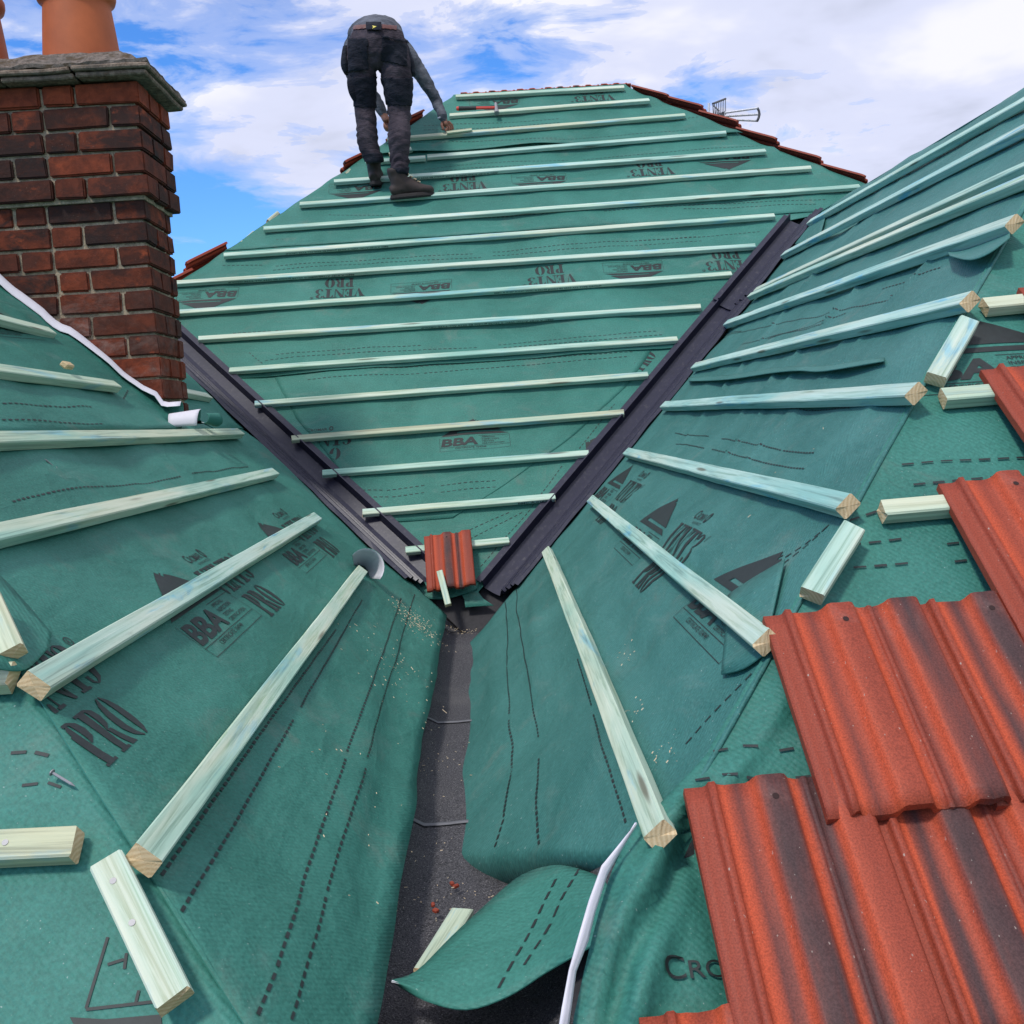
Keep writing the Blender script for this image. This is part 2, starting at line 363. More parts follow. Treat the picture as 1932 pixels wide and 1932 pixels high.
def box(bm, c, sx, sy, sz, M=None, mi=0, bev=0.):
    M = M or Matrix.Identity(3)
    vs_ = [bm.verts.new(Vector(c) + M @ Vector((x*sx/2, y*sy/2, z*sz/2))) for x in (-1, 1) for y in (-1, 1) for z in (-1, 1)]
    fs = []
    for q in ((0,1,3,2), (4,6,7,5), (0,4,5,1), (2,3,7,6), (0,2,6,4), (1,5,7,3)):
        f = bm.faces.new([vs_[i] for i in q]); f.material_index = mi; fs.append(f)
    if bev:
        bmesh.ops.bevel(bm, geom=list({e for f in fs for e in f.edges}), offset=bev, segments=1, affect='EDGES', clamp_overlap=True)
    return vs_
def fattr(o, **k):
    for n, v in k.items():
        a = o.data.attributes.new(n, 'FLOAT', 'POINT'); a.data.foreach_set('value', [v]*len(o.data.vertices))

# ------------------------------------------------------------------ printed lettering (flat polygons in metres)
_tc = {}
def font_polys(s, bold=0., shear=0.):
    k = (s, bold, shear)
    if k in _tc: return _tc[k]
    cu = bpy.data.curves.new('lettering', 'FONT'); cu.body = s; cu.size = 1; cu.offset = bold; cu.shear = shear
    cu.resolution_u = 6; cu.fill_mode = 'FRONT'
    o = bpy.data.objects.new('lettering', cu); C.objects.link(o)
    dg = bpy.context.evaluated_depsgraph_get(); dg.update()
    ev = o.evaluated_get(dg); me = ev.to_mesh()
    P = [[(me.vertices[i].co.x, me.vertices[i].co.y) for i in p.vertices] for p in me.polygons]
    ev.to_mesh_clear(); bpy.data.objects.remove(o); bpy.data.curves.remove(cu)
    xs = [x for p in P for x, y in p]; ys = [y for p in P for x, y in p]
    x0, x1, y0, y1 = min(xs), max(xs), min(ys), max(ys)
    P = [[((x-x0)/(x1-x0), (y-y0)/(y1-y0)) for x, y in p] for p in P]
    _tc[k] = P; return P
def text(s, x, y, wd, h, bold=0., shear=0.):
    return [[(x+px*wd, y+py*h) for px, py in p] for p in font_polys(s, bold, shear)]
def rect(a, b, c, d): return [(a, b), (c, b), (c, d), (a, d)]
def strip(pts):
    r = []
    for (x, y, k), (x2, y2, k2) in zip(pts, pts[1:]):
        r.append([(x-k, y), (x+k, y), (x2+k2, y2), (x2-k2, y2)])
    return r
_P = [rect(.10, 0, .38, 1), rect(0, 0, .48, .06), rect(0, .94, .45, 1)] + strip([(.45,.99,.04), (.58,.90,.11), (.62,.73,.13), (.58,.56,.11), (.45,.47,.04)])
_o = [(.36,1.02,.03), (.22,.88,.10), (.15,.68,.14), (.14,.5,.15), (.15,.32,.14), (.22,.12,.10), (.36,-.02,.03)]
GL = {
 'V': (.98, [[(.06,1), (.42,1), (.63,.12), (.55,0), (.50,0)], [(.80,1), (.87,1), (.64,.20), (.60,.08)], rect(0,.94,.48,1), rect(.68,.94,.98,1)]),
 'E': (.74, [rect(.10,0,.37,1), rect(0,.94,.70,1), rect(0,0,.72,.06), [(.70,1), (.52,.94), (.70,.68)], [(.72,0), (.72,.34), (.54,.06)], rect(.37,.47,.52,.53), rect(.50,.34,.55,.66)]),
 'N': (.98, [rect(.10,0,.16,1), rect(0,0,.30,.06), [(.0,1), (.36,1), (.86,0), (.74,0)], rect(.80,0,.86,1), rect(.66,.94,.98,1)]),
 'T': (.87, [rect(.29,0,.57,1), rect(.16,0,.70,.06), rect(0,.94,.86,1), [(0,1), (0,.66), (.16,.94)], [(.86,1), (.70,.94), (.86,.66)]]),
 '3': (.72, strip([(.06,.78,.06), (.10,.92,.06), (.28,.99,.05), (.44,.92,.11), (.50,.78,.13), (.44,.64,.09), (.26,.54,.04)]) + strip([(.26,.53,.04), (.46,.46,.09), (.54,.28,.14), (.48,.10,.11), (.28,.01,.05), (.10,.08,.06), (.06,.22,.08)])),
 'P': (.78, _P),
 'R': (.88, _P + [[(.44,.47), (.62,.47), (.88,0), (.60,0)]]),
 'O': (.86, strip(_o) + strip([(.86-x, y, k) for x, y, k in _o]))}
def slab(s, x, y, wd, h):
    tot = sum(GL[c][0] for c in s) + .04*(len(s)-1); k = wd/tot; r = []; cx_ = x
    for c in s:
        gw, ps = GL[c]
        r += [[(cx_+px*k, y+py*h) for px, py in p] for p in ps]; cx_ += (gw+.04)*k
    return r
def line2(x0, y0, x1, y1, t):
    dx, dy = x1-x0, y1-y0; l = math.hypot(dx, dy); a, b = -dy/l*t/2, dx/l*t/2
    return [(x0+a, y0+b), (x0-a, y0-b), (x1-a, y1-b), (x1+a, y1+b)]
def emblem(x, y, wd, h):
    q = [[(0,0), (.17,0), (.53,.80), (.49,1)], [(0,0), (1,0), (.86,.13), (.10,.13)], [(.25,.22), (.90,.20), (.555,.88)],
         [(.19,.20), (.215,.20), (.535,.92), (.53,.95)]]
    return [[(x+a*wd, y+b*h) for a, b in p] for p in q]
def block_bba():
    r = emblem(0, .068, .345, .105) + text('BBA', 0, 0, .185, .052, .035, .12)
    for i, s in enumerate(('APPROVAL', 'INSPECTION', 'TESTING', 'CERTIFICATION')):
        r += text(s, .205, .044-.0145*i, .0085*len(s), .0095, .006)
    r += text('CERTIFICATE 10/4749', .07, -.022, .155, .0105, .004)
    for a in ((-.006,-.032,.345,-.032), (.345,-.032,.345,.058), (-.006,-.032,-.006,.058), (.19,.058,.345,.058), (-.006,-.007,.345,-.007)):
        r.append(line2(*a, .0014))
    return r
def ring(x, y, ro, ri, n=14, sx=1.):
    return [[(x+math.cos(a)*ro*sx, y+math.sin(a)*ro), (x+math.cos(b)*ro*sx, y+math.sin(b)*ro), (x+math.cos(b)*ri*sx, y+math.sin(b)*ri), (x+math.cos(a)*ri*sx, y+math.sin(a)*ri)]
            for a, b in ((2*PI*i/n, 2*PI*(i+1)/n) for i in range(n))]
def block_vent(cromar=True):
    r = slab('VENT3', 0, 0, .285, .085) + slab('PRO', .065, -.095, .165, .078)
    r += ring(.302, .078, .0095, .0075) + text('R', .2985, .0735, .007, .009, .01)
    if cromar:
        r += text('C', .05, .107, .022, .026, .01) + text('ROMAR', .075, .107, .082, .020, .006) + ring(.178, .120, .016, .009, 12, .7) + text('BUILDING PRODUCTS', .085, .094, .09, .007)
    return r
BBA = None; VENT = None

# ------------------------------------------------------------------ draped sheets
class Height:
    """height of a loose sheet over its plane: pressed flat under the battens, slack between them"""
    def __init__(s, lines=(), a=.006, b=.0025, fa=2.2, fb=7, seed=0., ridges=(), up=.004, gap=.07, sag=.0, fade=None):
        s.l = lines; s.a = a; s.b = b; s.fa = fa; s.fb = fb; s.seed = seed; s.r = ridges; s.up = up; s.gap = gap; s.sag = sag; s.fade = fade
    def __call__(s, u, v):
        k = 1.
        for (u0, v0), (u1, v1) in s.l:
            if u1 < u0: u0, v0, u1, v1 = u1, v1, u0, v0
            if u0-.06 <= u <= u1+.06:
                d = abs(v - (v0 + (v1-v0)*(u-u0)/(u1-u0)))
                if d < s.gap: k = min(k, sstep(.012, s.gap, d))
        h = s.a*nz(u*s.fa, v*s.fa, s.seed) + s.b*nz(u*s.fb, v*s.fb, s.seed+9)
        h -= s.sag*(.6+.8*nz(u*3.1, v*2, s.seed+4))
        for (x0, y0), (x1, y1), hh, wd in s.r:
            dx, dy = x1-x0, y1-y0; L2 = dx*dx+dy*dy
            t = ((u-x0)*dx + (v-y0)*dy)/L2
            if -.3 < t < 1.3:
                d = abs((u-x0)*dy - (v-y0)*dx)/math.sqrt(L2)
                if d < wd*3.5: h += hh*math.exp(-(d/wd)**2)*sstep(-.25, .15, t)*sstep(1.25, .85, t)
        if s.fade: h *= s.fade(u, v)
        return h*k if h > 0 else h*(.12+.88*k)
def add_print(bm, plane, hf, layer, polys, org, ang=0., mi=1, maxe=.02, uvl=None, lift=.0013, inside=None, warp=None):
    """lay flat lettering on a draped sheet; org = (u, v) of the lettering's own origin"""
    ca, sa = math.cos(ang), math.sin(ang); t = bmesh.new()
    for p in polys:
        try: t.faces.new([t.verts.new((org[0]+x*ca-y*sa, org[1]+x*sa+y*ca, 0)) for x, y in p])
        except ValueError: pass
    bmesh.ops.remove_doubles(t, verts=t.verts, dist=1e-6)
    bmesh.ops.triangulate(t, faces=t.faces)
    for _ in range(5):
        es = [e for e in t.edges if e.calc_length() > maxe]
        if not es: break
        bmesh.ops.subdivide_edges(t, edges=es, cuts=1); bmesh.ops.triangulate(t, faces=[f for f in t.faces if len(f.verts) > 3])
    mp = {}
    for v in t.verts:
        u_, v_ = v.co.x, v.co.y
        mp[v.index] = None
    t.verts.index_update()
    def place(x, y):
        if warp: x, y = warp(x, y)
        return plane.p(x, y, hf(x, y)+layer+lift)
    if inside: bmesh.ops.delete(t, geom=[f for f in t.faces if not all(inside(v.co.x, v.co.y) for v in f.verts)], context='FACES'); t.verts.index_update()
    vs2 = [bm.verts.new(place(v.co.x, v.co.y)) for v in t.verts]
    for f in t.faces:
        q = [vs2[v.index] for v in f.verts]
        g = bm.faces.new(q); g.material_index = mi
        g.normal_update()
        if g.normal.dot(plane.n) < 0: g.normal_flip()
    t.free()
def dashes(pl, seed=1, L=.0165, G=.0105, W=.0036, wob=.0):
    """dashed line along a (u, v) polyline -> polygons"""
    rs = random.Random(seed); out_ = []; carry = 0.
    for (x0, y0), (x1, y1) in zip(pl, pl[1:]):
        l = math.hypot(x1-x0, y1-y0); 
        if l < 1e-5: continue
        dx, dy = (x1-x0)/l, (y1-y0)/l; t = carry
        while t + L < l:
            o0 = wob*nz(t*9, seed); o1 = wob*nz((t+L)*9, seed)
            out_.append(line2(x0+dx*t-dy*o0, y0+dy*t+dx*o0, x0+dx*(t+L)-dy*o1, y0+dy*(t+L)+dx*o1, W*rs.uniform(.85, 1.15)))
            t += L+G
        carry = max(0., t-l)
    return out_
def grid_sheet(bm, rows, thick=.0016, uvs=None, under=2, top=0, closed=True):
    """rows: list of lists of points; a sheet with a top, an underside and a rim"""
    n, m = len(rows), len(rows[0]); P = rows
    nor = [[None]*m for _ in range(n)]
    for i in range(n):
        for j in range(m):
            a = P[min(i+1, n-1)][j]-P[max(i-1, 0)][j]; b = P[i][min(j+1, m-1)]-P[i][max(j-1, 0)]
            c = b.cross(a); nor[i][j] = c.normalized() if c.length > 1e-12 else Vector((0, 0, 1))
    T = [[bm.verts.new(P[i][j]) for j in range(m)] for i in range(n)]
    B = [[bm.verts.new(P[i][j]-nor[i][j]*thick) for j in range(m)] for i in range(n)]
    lay = bm.loops.layers.uv.verify()
    def face(q, mi, uv=None, sm=True):
        try: f = bm.faces.new(q)
        except ValueError: return
        f.material_index = mi; f.smooth = sm
        if uv:
            for l, c in zip(f.loops, uv): l[lay].uv = c
    for i in range(n-1):
        for j in range(m-1):
            uv = [uvs[i][j], uvs[i][j+1], uvs[i+1][j+1], uvs[i+1][j]] if uvs else None
            face((T[i][j], T[i][j+1], T[i+1][j+1], T[i+1][j]), top, uv)
            face((B[i][j], B[i+1][j], B[i+1][j+1], B[i][j+1]), under)
    for i in range(n-1):
        face((T[i][0], T[i+1][0], B[i+1][0], B[i][0]), top, sm=False); face((T[i+1][m-1], T[i][m-1], B[i][m-1], B[i+1][m-1]), top, sm=False)
    for j in range(m-1):
        face((T[0][j+1], T[0][j], B[0][j], B[0][j+1]), top, sm=False); face((T[n-1][j], T[n-1][j+1], B[n-1][j+1], B[n-1][j]), top, sm=False)
def sheet(name, plane, v0, v1, left, right, hf, layer=0., res=.03, prints=(), label='', mats=None, cat='roofing membrane', group=None, lift_low=0., wob=.002, extra=None, warp=None, floor=None):
    """left / right: sorted [(v, u)] boundaries; prints: list of (polys, (u, v), angle)"""
    bm = bmesh.new(); nv = max(4, int((v1-v0)/res)); span = max(interp(right, v0+(v1-v0)*k/8)-interp(left, v0+(v1-v0)*k/8) for k in range(9))
    nu = max(4, int(span/res)); rows = []; uvs = []
    def H(u, v): return hf(u, v) + layer + lift_low*math.exp(-((v-v0)/.035)**2)*(1+1.2*nz(u*3.3, v0*5, 4.))
    for i in range(nv+1):
        v = v0+(v1-v0)*i/nv; a = interp(left, v)+wob*nz(v*6, 3.1)*2; b = interp(right, v)+wob*nz(v*6, 8.1)*2; r = []; q = []
        for j in range(nu+1):
            u = a+(b-a)*j/nu; vv = v + (wob*2*nz(u*4, v0*7) if i == 0 else 0); uw, vw = warp(u, vv) if warp else (u, vv); r.append(plane.p(uw, vw, H(uw, vw))); q.append((u, vv))
        if extra: extra(i, v, r, q)
        if floor is not None:                    # rests on what lies below instead of sinking into it
            for P in r:
                d_ = P.z-floor
                if d_ < .04: P.z = floor + .04*math.exp((d_-.04)/.04)
        rows.append(r); uvs.append(q)
    grid_sheet(bm, rows, uvs=uvs)
    inside = lambda u, v: v0 < v < v1 and interp(left, v)+.004 < u < interp(right, v)-.004
    for polys, org, ang, *lf in prints: add_print(bm, plane, lambda u, v: H(u, v)-layer, layer, polys, org, ang, inside=inside, warp=warp, lift=lf[0] if lf else .0013)
    o = obj(name, bm, mats or [M_GREEN, M_INK, M_WHITE], origin=rows[0][0].copy())
    tag(o, label, cat, group); return o

# ------------------------------------------------------------------ battens
MARK = 'BMC A 0187 A1HC WPC 0 25x38 graded BS 5534 ALL TYPE GROUP'
def batten(plane, a, b, label, w=.034, t=.024, lift=.003, raw=0., blue=.2, ext0=0., ext1=0., group='battens nailed across the green membrane', mark=None, name='roof_batten', tilt=0., px=True, nails=(), roll=0., cat='batten', bow=.0015):
    """a, b: sight points of the middle of the upper face at both ends"""
    if px: A = plane.hit(*a, t+lift); B = plane.hit(*b, t+lift)
    else: A, B = Vector(a), Vector(b)
    d = (B-A).normalized(); A = A-d*ext0; B = B+d*ext1; L = (B-A).length
    Zn = plane.n.copy(); Zn = (Zn-d*Zn.dot(d)).normalized(); Yn = Zn.cross(d)
    M = Matrix((d, Yn, Zn)).transposed().to_4x4(); M.translation = A-Zn*t
    rs = random.Random(label); sd = rs.uniform(0, 99)
    bm = bmesh.new(); n = max(3, int(L/.09)); c = .0022
    prof = [(-w/2+c, 0), (w/2-c, 0), (w/2, c), (w/2, t-c), (w/2-c, t), (-w/2+c, t), (-w/2, t-c), (-w/2, c)]
    R_ = []
    for i in range(n+1):
        x = L*i/n; oy = bow*2*nz(x*1.3, sd)+.0006*nz(x*9, sd); oz = bow*abs(nz(x*1.1, sd, 5))
        R_.append([bm.verts.new((x+(rs.uniform(-.0022, .0022) if i in (0, n) else 0), y*(1+.05*nz(x*3, sd, k))+oy, z+oz*(z > 0)+.0007*nz(x*14, sd+k)*(z > 0))) for k, (y, z) in enumerate(prof)])
    for p, q in zip(R_, R_[1:]):
        for k in range(8):
            bm.faces.new((p[k], p[(k+1) % 8], q[(k+1) % 8], q[k]))
    for ends, s in ((R_[0], -1), (R_[-1], 1)):
        cc = bm.verts.new(sum((v.co for v in ends), Vector())/8 + Vector((s*.0008, 0, 0)))
        for k in range(8):
            f = bm.faces.new((cc, ends[k], ends[(k+1) % 8]) if s > 0 else (cc, ends[(k+1) % 8], ends[k])); f.material_index = 1
    bmesh.ops.recalc_face_normals(bm, faces=bm.faces)
    if mark:                               # stamp on the lower (downhill) edge face
        s, x0, wd, flip = mark
        ps = text(s, 0, 0, wd, t*.48, .012)
        for p in ps:
            q = []
            for x, y in p:
                xx, zz_ = (x0+x, t*.26+y) if not flip else (x0+wd-x, t*.74-y)
                q.append(bm.verts.new((xx, -w/2*(1+.06)-.0010, zz_)))
            try:
                f = bm.faces.new(q); f.material_index = 2
            except ValueError: pass
    o = obj(name, bm, [M_WOOD, M_END, M_INK2], mw=M)
    fattr(o, raw=raw, blue=blue); tag(o, label, cat, group)
    for k, (x, y) in enumerate(nails):
        nb_ = bmesh.new(); tube(nb_, (x*L, y*w, t-.001), (x*L, y*w, t+.0010), .0036, 12)
        h = obj('nail_head', nb_, M_STEEL); h.parent = o
    return o

# ------------------------------------------------------------------ the ground and the house under the roofs
bm = bmesh.new(); bmesh.ops.create_grid(bm, x_segments=4, y_segments=4, size=1500)
g = obj('ground', bm, M_GROUND); g.location = (0, 0, -5.6); tag(g, kind='structure')
house = empty('house', (0, 5, -5.6)); tag(house, 'brick house carrying the roofs that are being re-tiled', 'house')
bm = bmesh.new(); box(bm, (0, 5.2, -3.26), 6.6, 8.2, 4.66); obj('wall', bm, M_HOUSE, house)
def deck(name, polys, off=.034, th=.02):
    bm = bmesh.new()
    for plane, pts in polys:
        P = [plane.p(*plane.of(q), -off-(.03 if plane is PNR else 0)) for q in pts]
        top = [bm.verts.new(p) for p in P]; bot = [bm.verts.new(p-plane.n*th) for p in P]
        bm.faces.new(top); bm.faces.new(bot[::-1]); n = len(P)
        for i in range(n): bm.faces.new((top[i], bot[i], bot[(i+1) % n], top[(i+1) % n]))
    bmesh.ops.recalc_face_normals(bm, faces=bm.faces)
    return obj(name, bm, M_DECK, house)
def zL(x): return -.8325-.9*x
def zR(x): return -.68625+.9*x
def zM(y): return y-5.25*KM
def yVL(x): return 5.25*KM-.8325-.9*x      # the two valley lines in plan
def yVR(x): return 5.25*KM-.68625+.9*x
HL = (Vector((-.005, 7.519, 2.269))*KM, Vector((-1.70, 6.143, .893))*KM)
HR = (Vector((1.192, 7.515, 2.265))*KM, Vector((2.60, 6.463, 1.213))*KM)
PSR = Plane(HR[0], (0, 1, 0), (-1, 0, .747)); PSL = Plane(HL[0], (0, -1, 0), (1, 0, .812)); PBK = Plane((0, 7.519, 2.269), (-1, 0, 0), (0, -1, 1))
deck('roof_deck', [(PLt, [(-.20, .90, zL(-.2)), (-.20, yVL(-.2), zL(-.2)), (-1.60, yVL(-1.6), zL(-1.60)), (-1.82, 4.9, zL(-1.82)), (-1.82, 2.53, zL(-1.82))]),
    (PRt, [(.03, yVR(.03), zR(.03)), (.03, 1.05, zR(.03)), (1.74, 2.72, zR(1.74)), (1.74, yVR(1.74), zR(1.74))]),
    (PM, [(-.08, yVL(-.08), zL(-.08)), (1.74, yVR(1.74), zR(1.74)), tuple(HR[1]), tuple(HR[0]), tuple(HL[0]), (-1.57, yVL(-1.57), zL(-1.57))]),
    (PNR, [(.06, .80, -.879), (3.5, .80, -.879), (1.80, 2.75, .905), (.06, 1.06, -.641)]),
    (PNL, [(-.22, .80, -.748), (-.22, .90, -.658), (-1.80, 2.48, .764), (-3.4, .80, -.748)]),
    (PSR, [tuple(HR[0]), tuple(HR[1]), (HR[1].x, 8.2, HR[1].z), (HR[0].x, 8.2, HR[0].z)]),
    (PSL, [tuple(HL[0]), (HL[0].x, 8.2, HL[0].z), (HL[1].x, 8.2, HL[1].z), tuple(HL[1])])], off=.04)

# ------------------------------------------------------------------ flat gutter between the two near slopes
bm = bmesh.new(); prof = [(-.46, zL(-.46)-.020), (-.225, zL(-.225)-.022), (-.19, -.742), (-.16, -.760), (-.06, -.762), (.02, -.752), (.06, -.722), (.12, zR(.12)-.020), (.5, zR(.5)-.020)]
pp = []
for (x0, z0), (x1, z1) in zip(prof, prof[1:]):
    for k in range(4): pp.append((x0+(x1-x0)*k/4, z0+(z1-z0)*k/4))
pp.append(prof[-1]); rows = []
for i in range(60):
    y = 1.0+ (3.98-1.0)*i/59
    rows.append([Vector((x, max(y, (.9*x+.955)/.915 if x > .05 else (.93-x if x < -.23 else y)), z+.003*nz(x*6, y*3)+(.0045 if any(abs(y-q) < .012 for q in ()) else 0))) for x, z in pp])
grid_sheet(bm, rows, thick=.003, under=0)
gl = obj('gutter_felt', bm, [M_FELT], origin=(0, 1.05, -.76)); tag(gl, 'black mineral felt strip lining the gutter between the two near slopes', 'felt')
for px, py, k in ((840, 1365, 0), (825, 1556, 0)):
    yy = PFl.hit(px, py).y; bm = bmesh.new(); rows = []
    for i in range(3):
        rows.append([Vector((x, yy+(i-1)*.007+.006*nz(x*20, yy), z+.0035+.003*nz(x*6, yy*3))) for x, z in pp[3:22]])
    grid_sheet(bm, rows, thick=.001, under=0); obj('felt_joint', bm, M_FELTBAND, gl)
for yy, x0, x1 in ((3.62, 2, 24),):
    bm = bmesh.new(); rows = []
    for i in range(4):
        rows.append([Vector((x, yy+i*.09, z+.006-.0012*i+.003*nz(x*6, yy*3))) for x, z in pp[x0:x1]])
    grid_sheet(bm, rows, thick=.005, under=0); obj('felt_lap', bm, M_FELT, gl)

# ------------------------------------------------------------------ far slope: membrane strips and battens
S2 = math.sqrt(2)
MBT = [((765,1037),(960,1018)), ((683,966),(1047,935)), ((608,891),(1110,853)), ((550,826),(1177,777)), ((480,760),(1222,705)), ((432,697),(1278,638)),
       ((374,638),(1322,577)), ((300,590),(1380,515)), ((330,532),(1425,462)), ((422,480),(1462,405)), ((497,430),(1622,350)), ((565,384),(1530,315)),
       ((630,341),(1445,283)), ((806,294),(1370,249)), ((730,261),(1292,216)), ((848,216),(1225,187)), ((860,180),(1177,163))]
ml = [(PM.uv(*a), PM.uv(*b)) for a, b in MBT]
HM = Height(ml, a=.011, b=.005, fa=2.6, fb=8, seed=1., sag=.007)
hipL = [((HL[1].y-4.5*KM)*S2, HL[1].x-.01), ((HL[0].y-4.5*KM)*S2, HL[0].x-.01)]
hipR = [((HR[1].y-4.5*KM)*S2, HR[1].x+.01), ((HR[0].y-4.5*KM)*S2, HR[0].x+.01)]
VB = -.08                                # lower end of the far slope
leftM = [(VB, -.10)] + [(v, (5.25*KM-.8325-4.5*KM-v/S2)/.9+.115) for v in (VB+.05, .5, 1., (-1.56*-.9-.8325+.75*KM)*S2)] + hipL
rightM = [(VB, .0)] + [(v, (4.5*KM+v/S2-5.25*KM+.68625)/.9-.115) for v in (VB+.05, .5, 1., 1.5, 2.11)] + [(2.16, 2.22)] + hipR
lap1 = PM.uv(1000, 279)[1]; lap2 = PM.uv(900, 443)[1]; lap3 = PM.uv(850, 686)[1]
def pl_uv(plane, pts, h=0.): return [plane.uv(*q, h) for q in pts]
def dpx(plane, pts, **k):
    if plane is PM: k = dict(dict(L=.0135, G=.009, W=.0030), **k)
    return (dashes(pl_uv(plane, pts), **k), (0, 0), 0)
B_ = block_bba(); V_ = block_vent(); V0_ = block_vent(False)
def anchor(plane, px, py, polys, ang, du=0., dv=0.):
    if plane is PM: polys = [[(x*KM, y*KM) for x, y in p] for p in polys]
    u, v = plane.uv(px, py); return (polys, (u+du, v+dv), ang)
far_grp = 'strips of green roofing membrane'
up1 = [anchor(PM, 978, 186, B_, PI, 0, -.004), anchor(PM, 1158, 178, V_, PI)] + \
      [dpx(PM, q, seed=i) for i, q in enumerate([[(800,247),(930,243),(1060,233)], [(1090,240),(1200,232),(1330,222)], [(800,239),(1055,226)], [(760,271),(1050,262)], [(900,276),(1300,247)]])]
sheet('roofing_membrane', PM, lap1, 4.285*KM, leftM, rightM, HM, .0062, prints=up1, label='topmost strip of green membrane on the far slope, just under the ridge', group=far_grp, lift_low=.014)
up2 = [anchor(PM, 722, 347, B_, PI), anchor(PM, 918, 343, V_, PI), anchor(PM, 1066, 331, B_, PI), anchor(PM, 1270, 316, V_, PI), anchor(PM, 1413, 291, B_, PI)] + \
      [dpx(PM, q, seed=i+9) for i, q in enumerate([[(800,320),(870,310),(1080,302)], [(810,328),(880,318),(1090,310)], [(1100,302),(1440,272)], [(1120,310),(1450,282)], [(770,410),(1100,392)], [(770,419),(1110,399)], [(620,405),(740,408)], [(1140,392),(1480,362)], [(1140,399),(1500,372)], [(1300,385),(1560,378)], [(1290,393),(1540,386)]])]
sheet('roofing_membrane', PM, lap2, lap1+.13, leftM, rightM, HM, .0046, prints=up2, label='strip of green membrane on the far slope on which the roofer stands', group=far_grp, lift_low=.003)
up3 = [anchor(PM, 448, 548, B_, PI), anchor(PM, 688, 541, V_, PI), anchor(PM, 850, 534, B_, PI), anchor(PM, 1086, 517, V_, PI), anchor(PM, 1248, 497, B_, PI), anchor(PM, 1420, 490, V_, PI)] + \
      [dpx(PM, q, seed=i+29) for i, q in enumerate([[(495,455),(600,447),(760,440)], [(800,446),(1140,420)], [(800,438),(1140,412)], [(420,500),(500,499)], [(520,501),(640,492),(900,478)], [(515,509),(640,499),(910,486)], [(930,482),(1330,452)], [(930,474),(1320,444)], [(1180,455),(1440,436)], [(440,630),(520,625),(640,623)], [(520,668),(560,664),(800,652)], [(500,680),(560,672),(900,656)], [(940,650),(1240,625)], [(950,657),(1255,632)], [(470,665),(500,690)]])]
sheet('roofing_membrane', PM, lap3, lap2+.13, leftM, rightM, HM, .0032, prints=up3, label='strip of green membrane across the far slope level with the valley tops', group=far_grp, lift_low=.004)
base = [dpx(PM, q, seed=i+60) for i, q in enumerate([[(1060,880),(1000,960),(905,1070)], [(1085,880),(1015,975),(925,1075)], [(960,965),(860,1010),(800,1070)], [(985,965),(880,1020),(830,1075)], [(1160,760),(1090,850)], [(1185,760),(1110,855)], [(560,720),(590,760)], [(700,985),(735,1010)]])]
base += [anchor(PM, 1212, 700, slab('PRO', 0, 0, .16, .08), .90), anchor(PM, 1132, 900, B_, .95)]
sheet('roofing_membrane', PM, VB, lap3+.12, leftM, rightM, HM, 0., prints=base, label='green membrane piece in the bottom corner of the far slope behind the single tile', group=far_grp)
l4 = sorted([(v, u) for u, v in pl_uv(PM, [(735,985),(690,953),(642,890),(612,850),(560,790),(530,735),(515,705),(505,680)])])
r4 = sorted([(v, u) for u, v in pl_uv(PM, [(840,985),(920,935),(1000,880),(1062,838),(1110,795),(1190,718),(1232,655),(1245,640)])])
up4 = [anchor(PM, 832, 842, B_, .0), anchor(PM, 556, 846, V_, .0)] + [dpx(PM, q, seed=i+80) for i, q in enumerate([[(662,925),(730,926),(810,914)], [(662,939),(740,938),(810,928)], [(832,915),(935,905)], [(832,928),(940,917)], [(560,705),(800,690),(1200,663)], [(580,716),(800,703),(1190,672)]])]
sheet('roofing_membrane', PM, l4[0][0], lap3+.06, l4, r4, HM, .0016, prints=up4, label='curved edged green membrane sheet with upright BBA printing low on the far slope', group=far_grp, lift_low=.004)
mlab = ['short pale batten behind the single orange tile at the foot of the far slope', 'stamped pale batten directly above the one behind the orange tile on the far slope',
 'pale batten on the far slope just below the upright BBA printing', 'brownish batten crossing the upright BBA emblem on the far slope', 'far slope batten next above the brownish one',
 'far slope batten second above the brownish one, over a dark membrane lap', 'stamped far slope batten level with the foot of the chimney', 'far slope batten just below the row of upside down BBA and VENT3 printing',
 'stamped far slope batten just above the row of upside down BBA and VENT3 printing', 'far slope batten whose right end meets the top of the right valley', 'longest far slope batten, second below the roofer\'s right boot',
 'far slope batten under the sole of the roofer\'s right boot', 'far slope batten under the roofer\'s left boot', 'blue streaked far slope batten next above the roofer\'s boots', 'far slope batten just below the roofer\'s outstretched hand',
 'far slope batten beside the red handled hammer', 'top ridge batten of the far slope']
raws = {3: .9, 4: .3, 14: .6, 16: .2}; blues = {12: .5, 8: .45, 13: .6, 6: .4, 11: .5, 7: .1}
marks = {1: (MARK[:13], .60, .14, False), 6: (MARK, 1.0, .6, True), 8: (MARK, .25, .6, True), 7: (MARK, 1.55, .5, False), 12: (MARK, .3, .56, True), 9: (MARK, .3, .5, True)}
for i, (a, b) in enumerate(MBT):
    batten(PM, a, b, mlab[i], lift=.009, raw=raws.get(i, .12), blue=blues.get(i, .22), mark=marks.get(i), group='battens across the far slope', w=.029, t=.0205)
batten(PM, (690, 304), (802, 296), 'short batten length butted to the blue streaked one behind the roofer\'s knee', lift=.009, group='battens across the far slope', w=.029, t=.0205)
batten(PM, (735, 290), (776, 279), 'short batten offcut lying behind the roofer\'s shin on the far slope', lift=.009, group='battens across the far slope', w=.029, t=.0205)

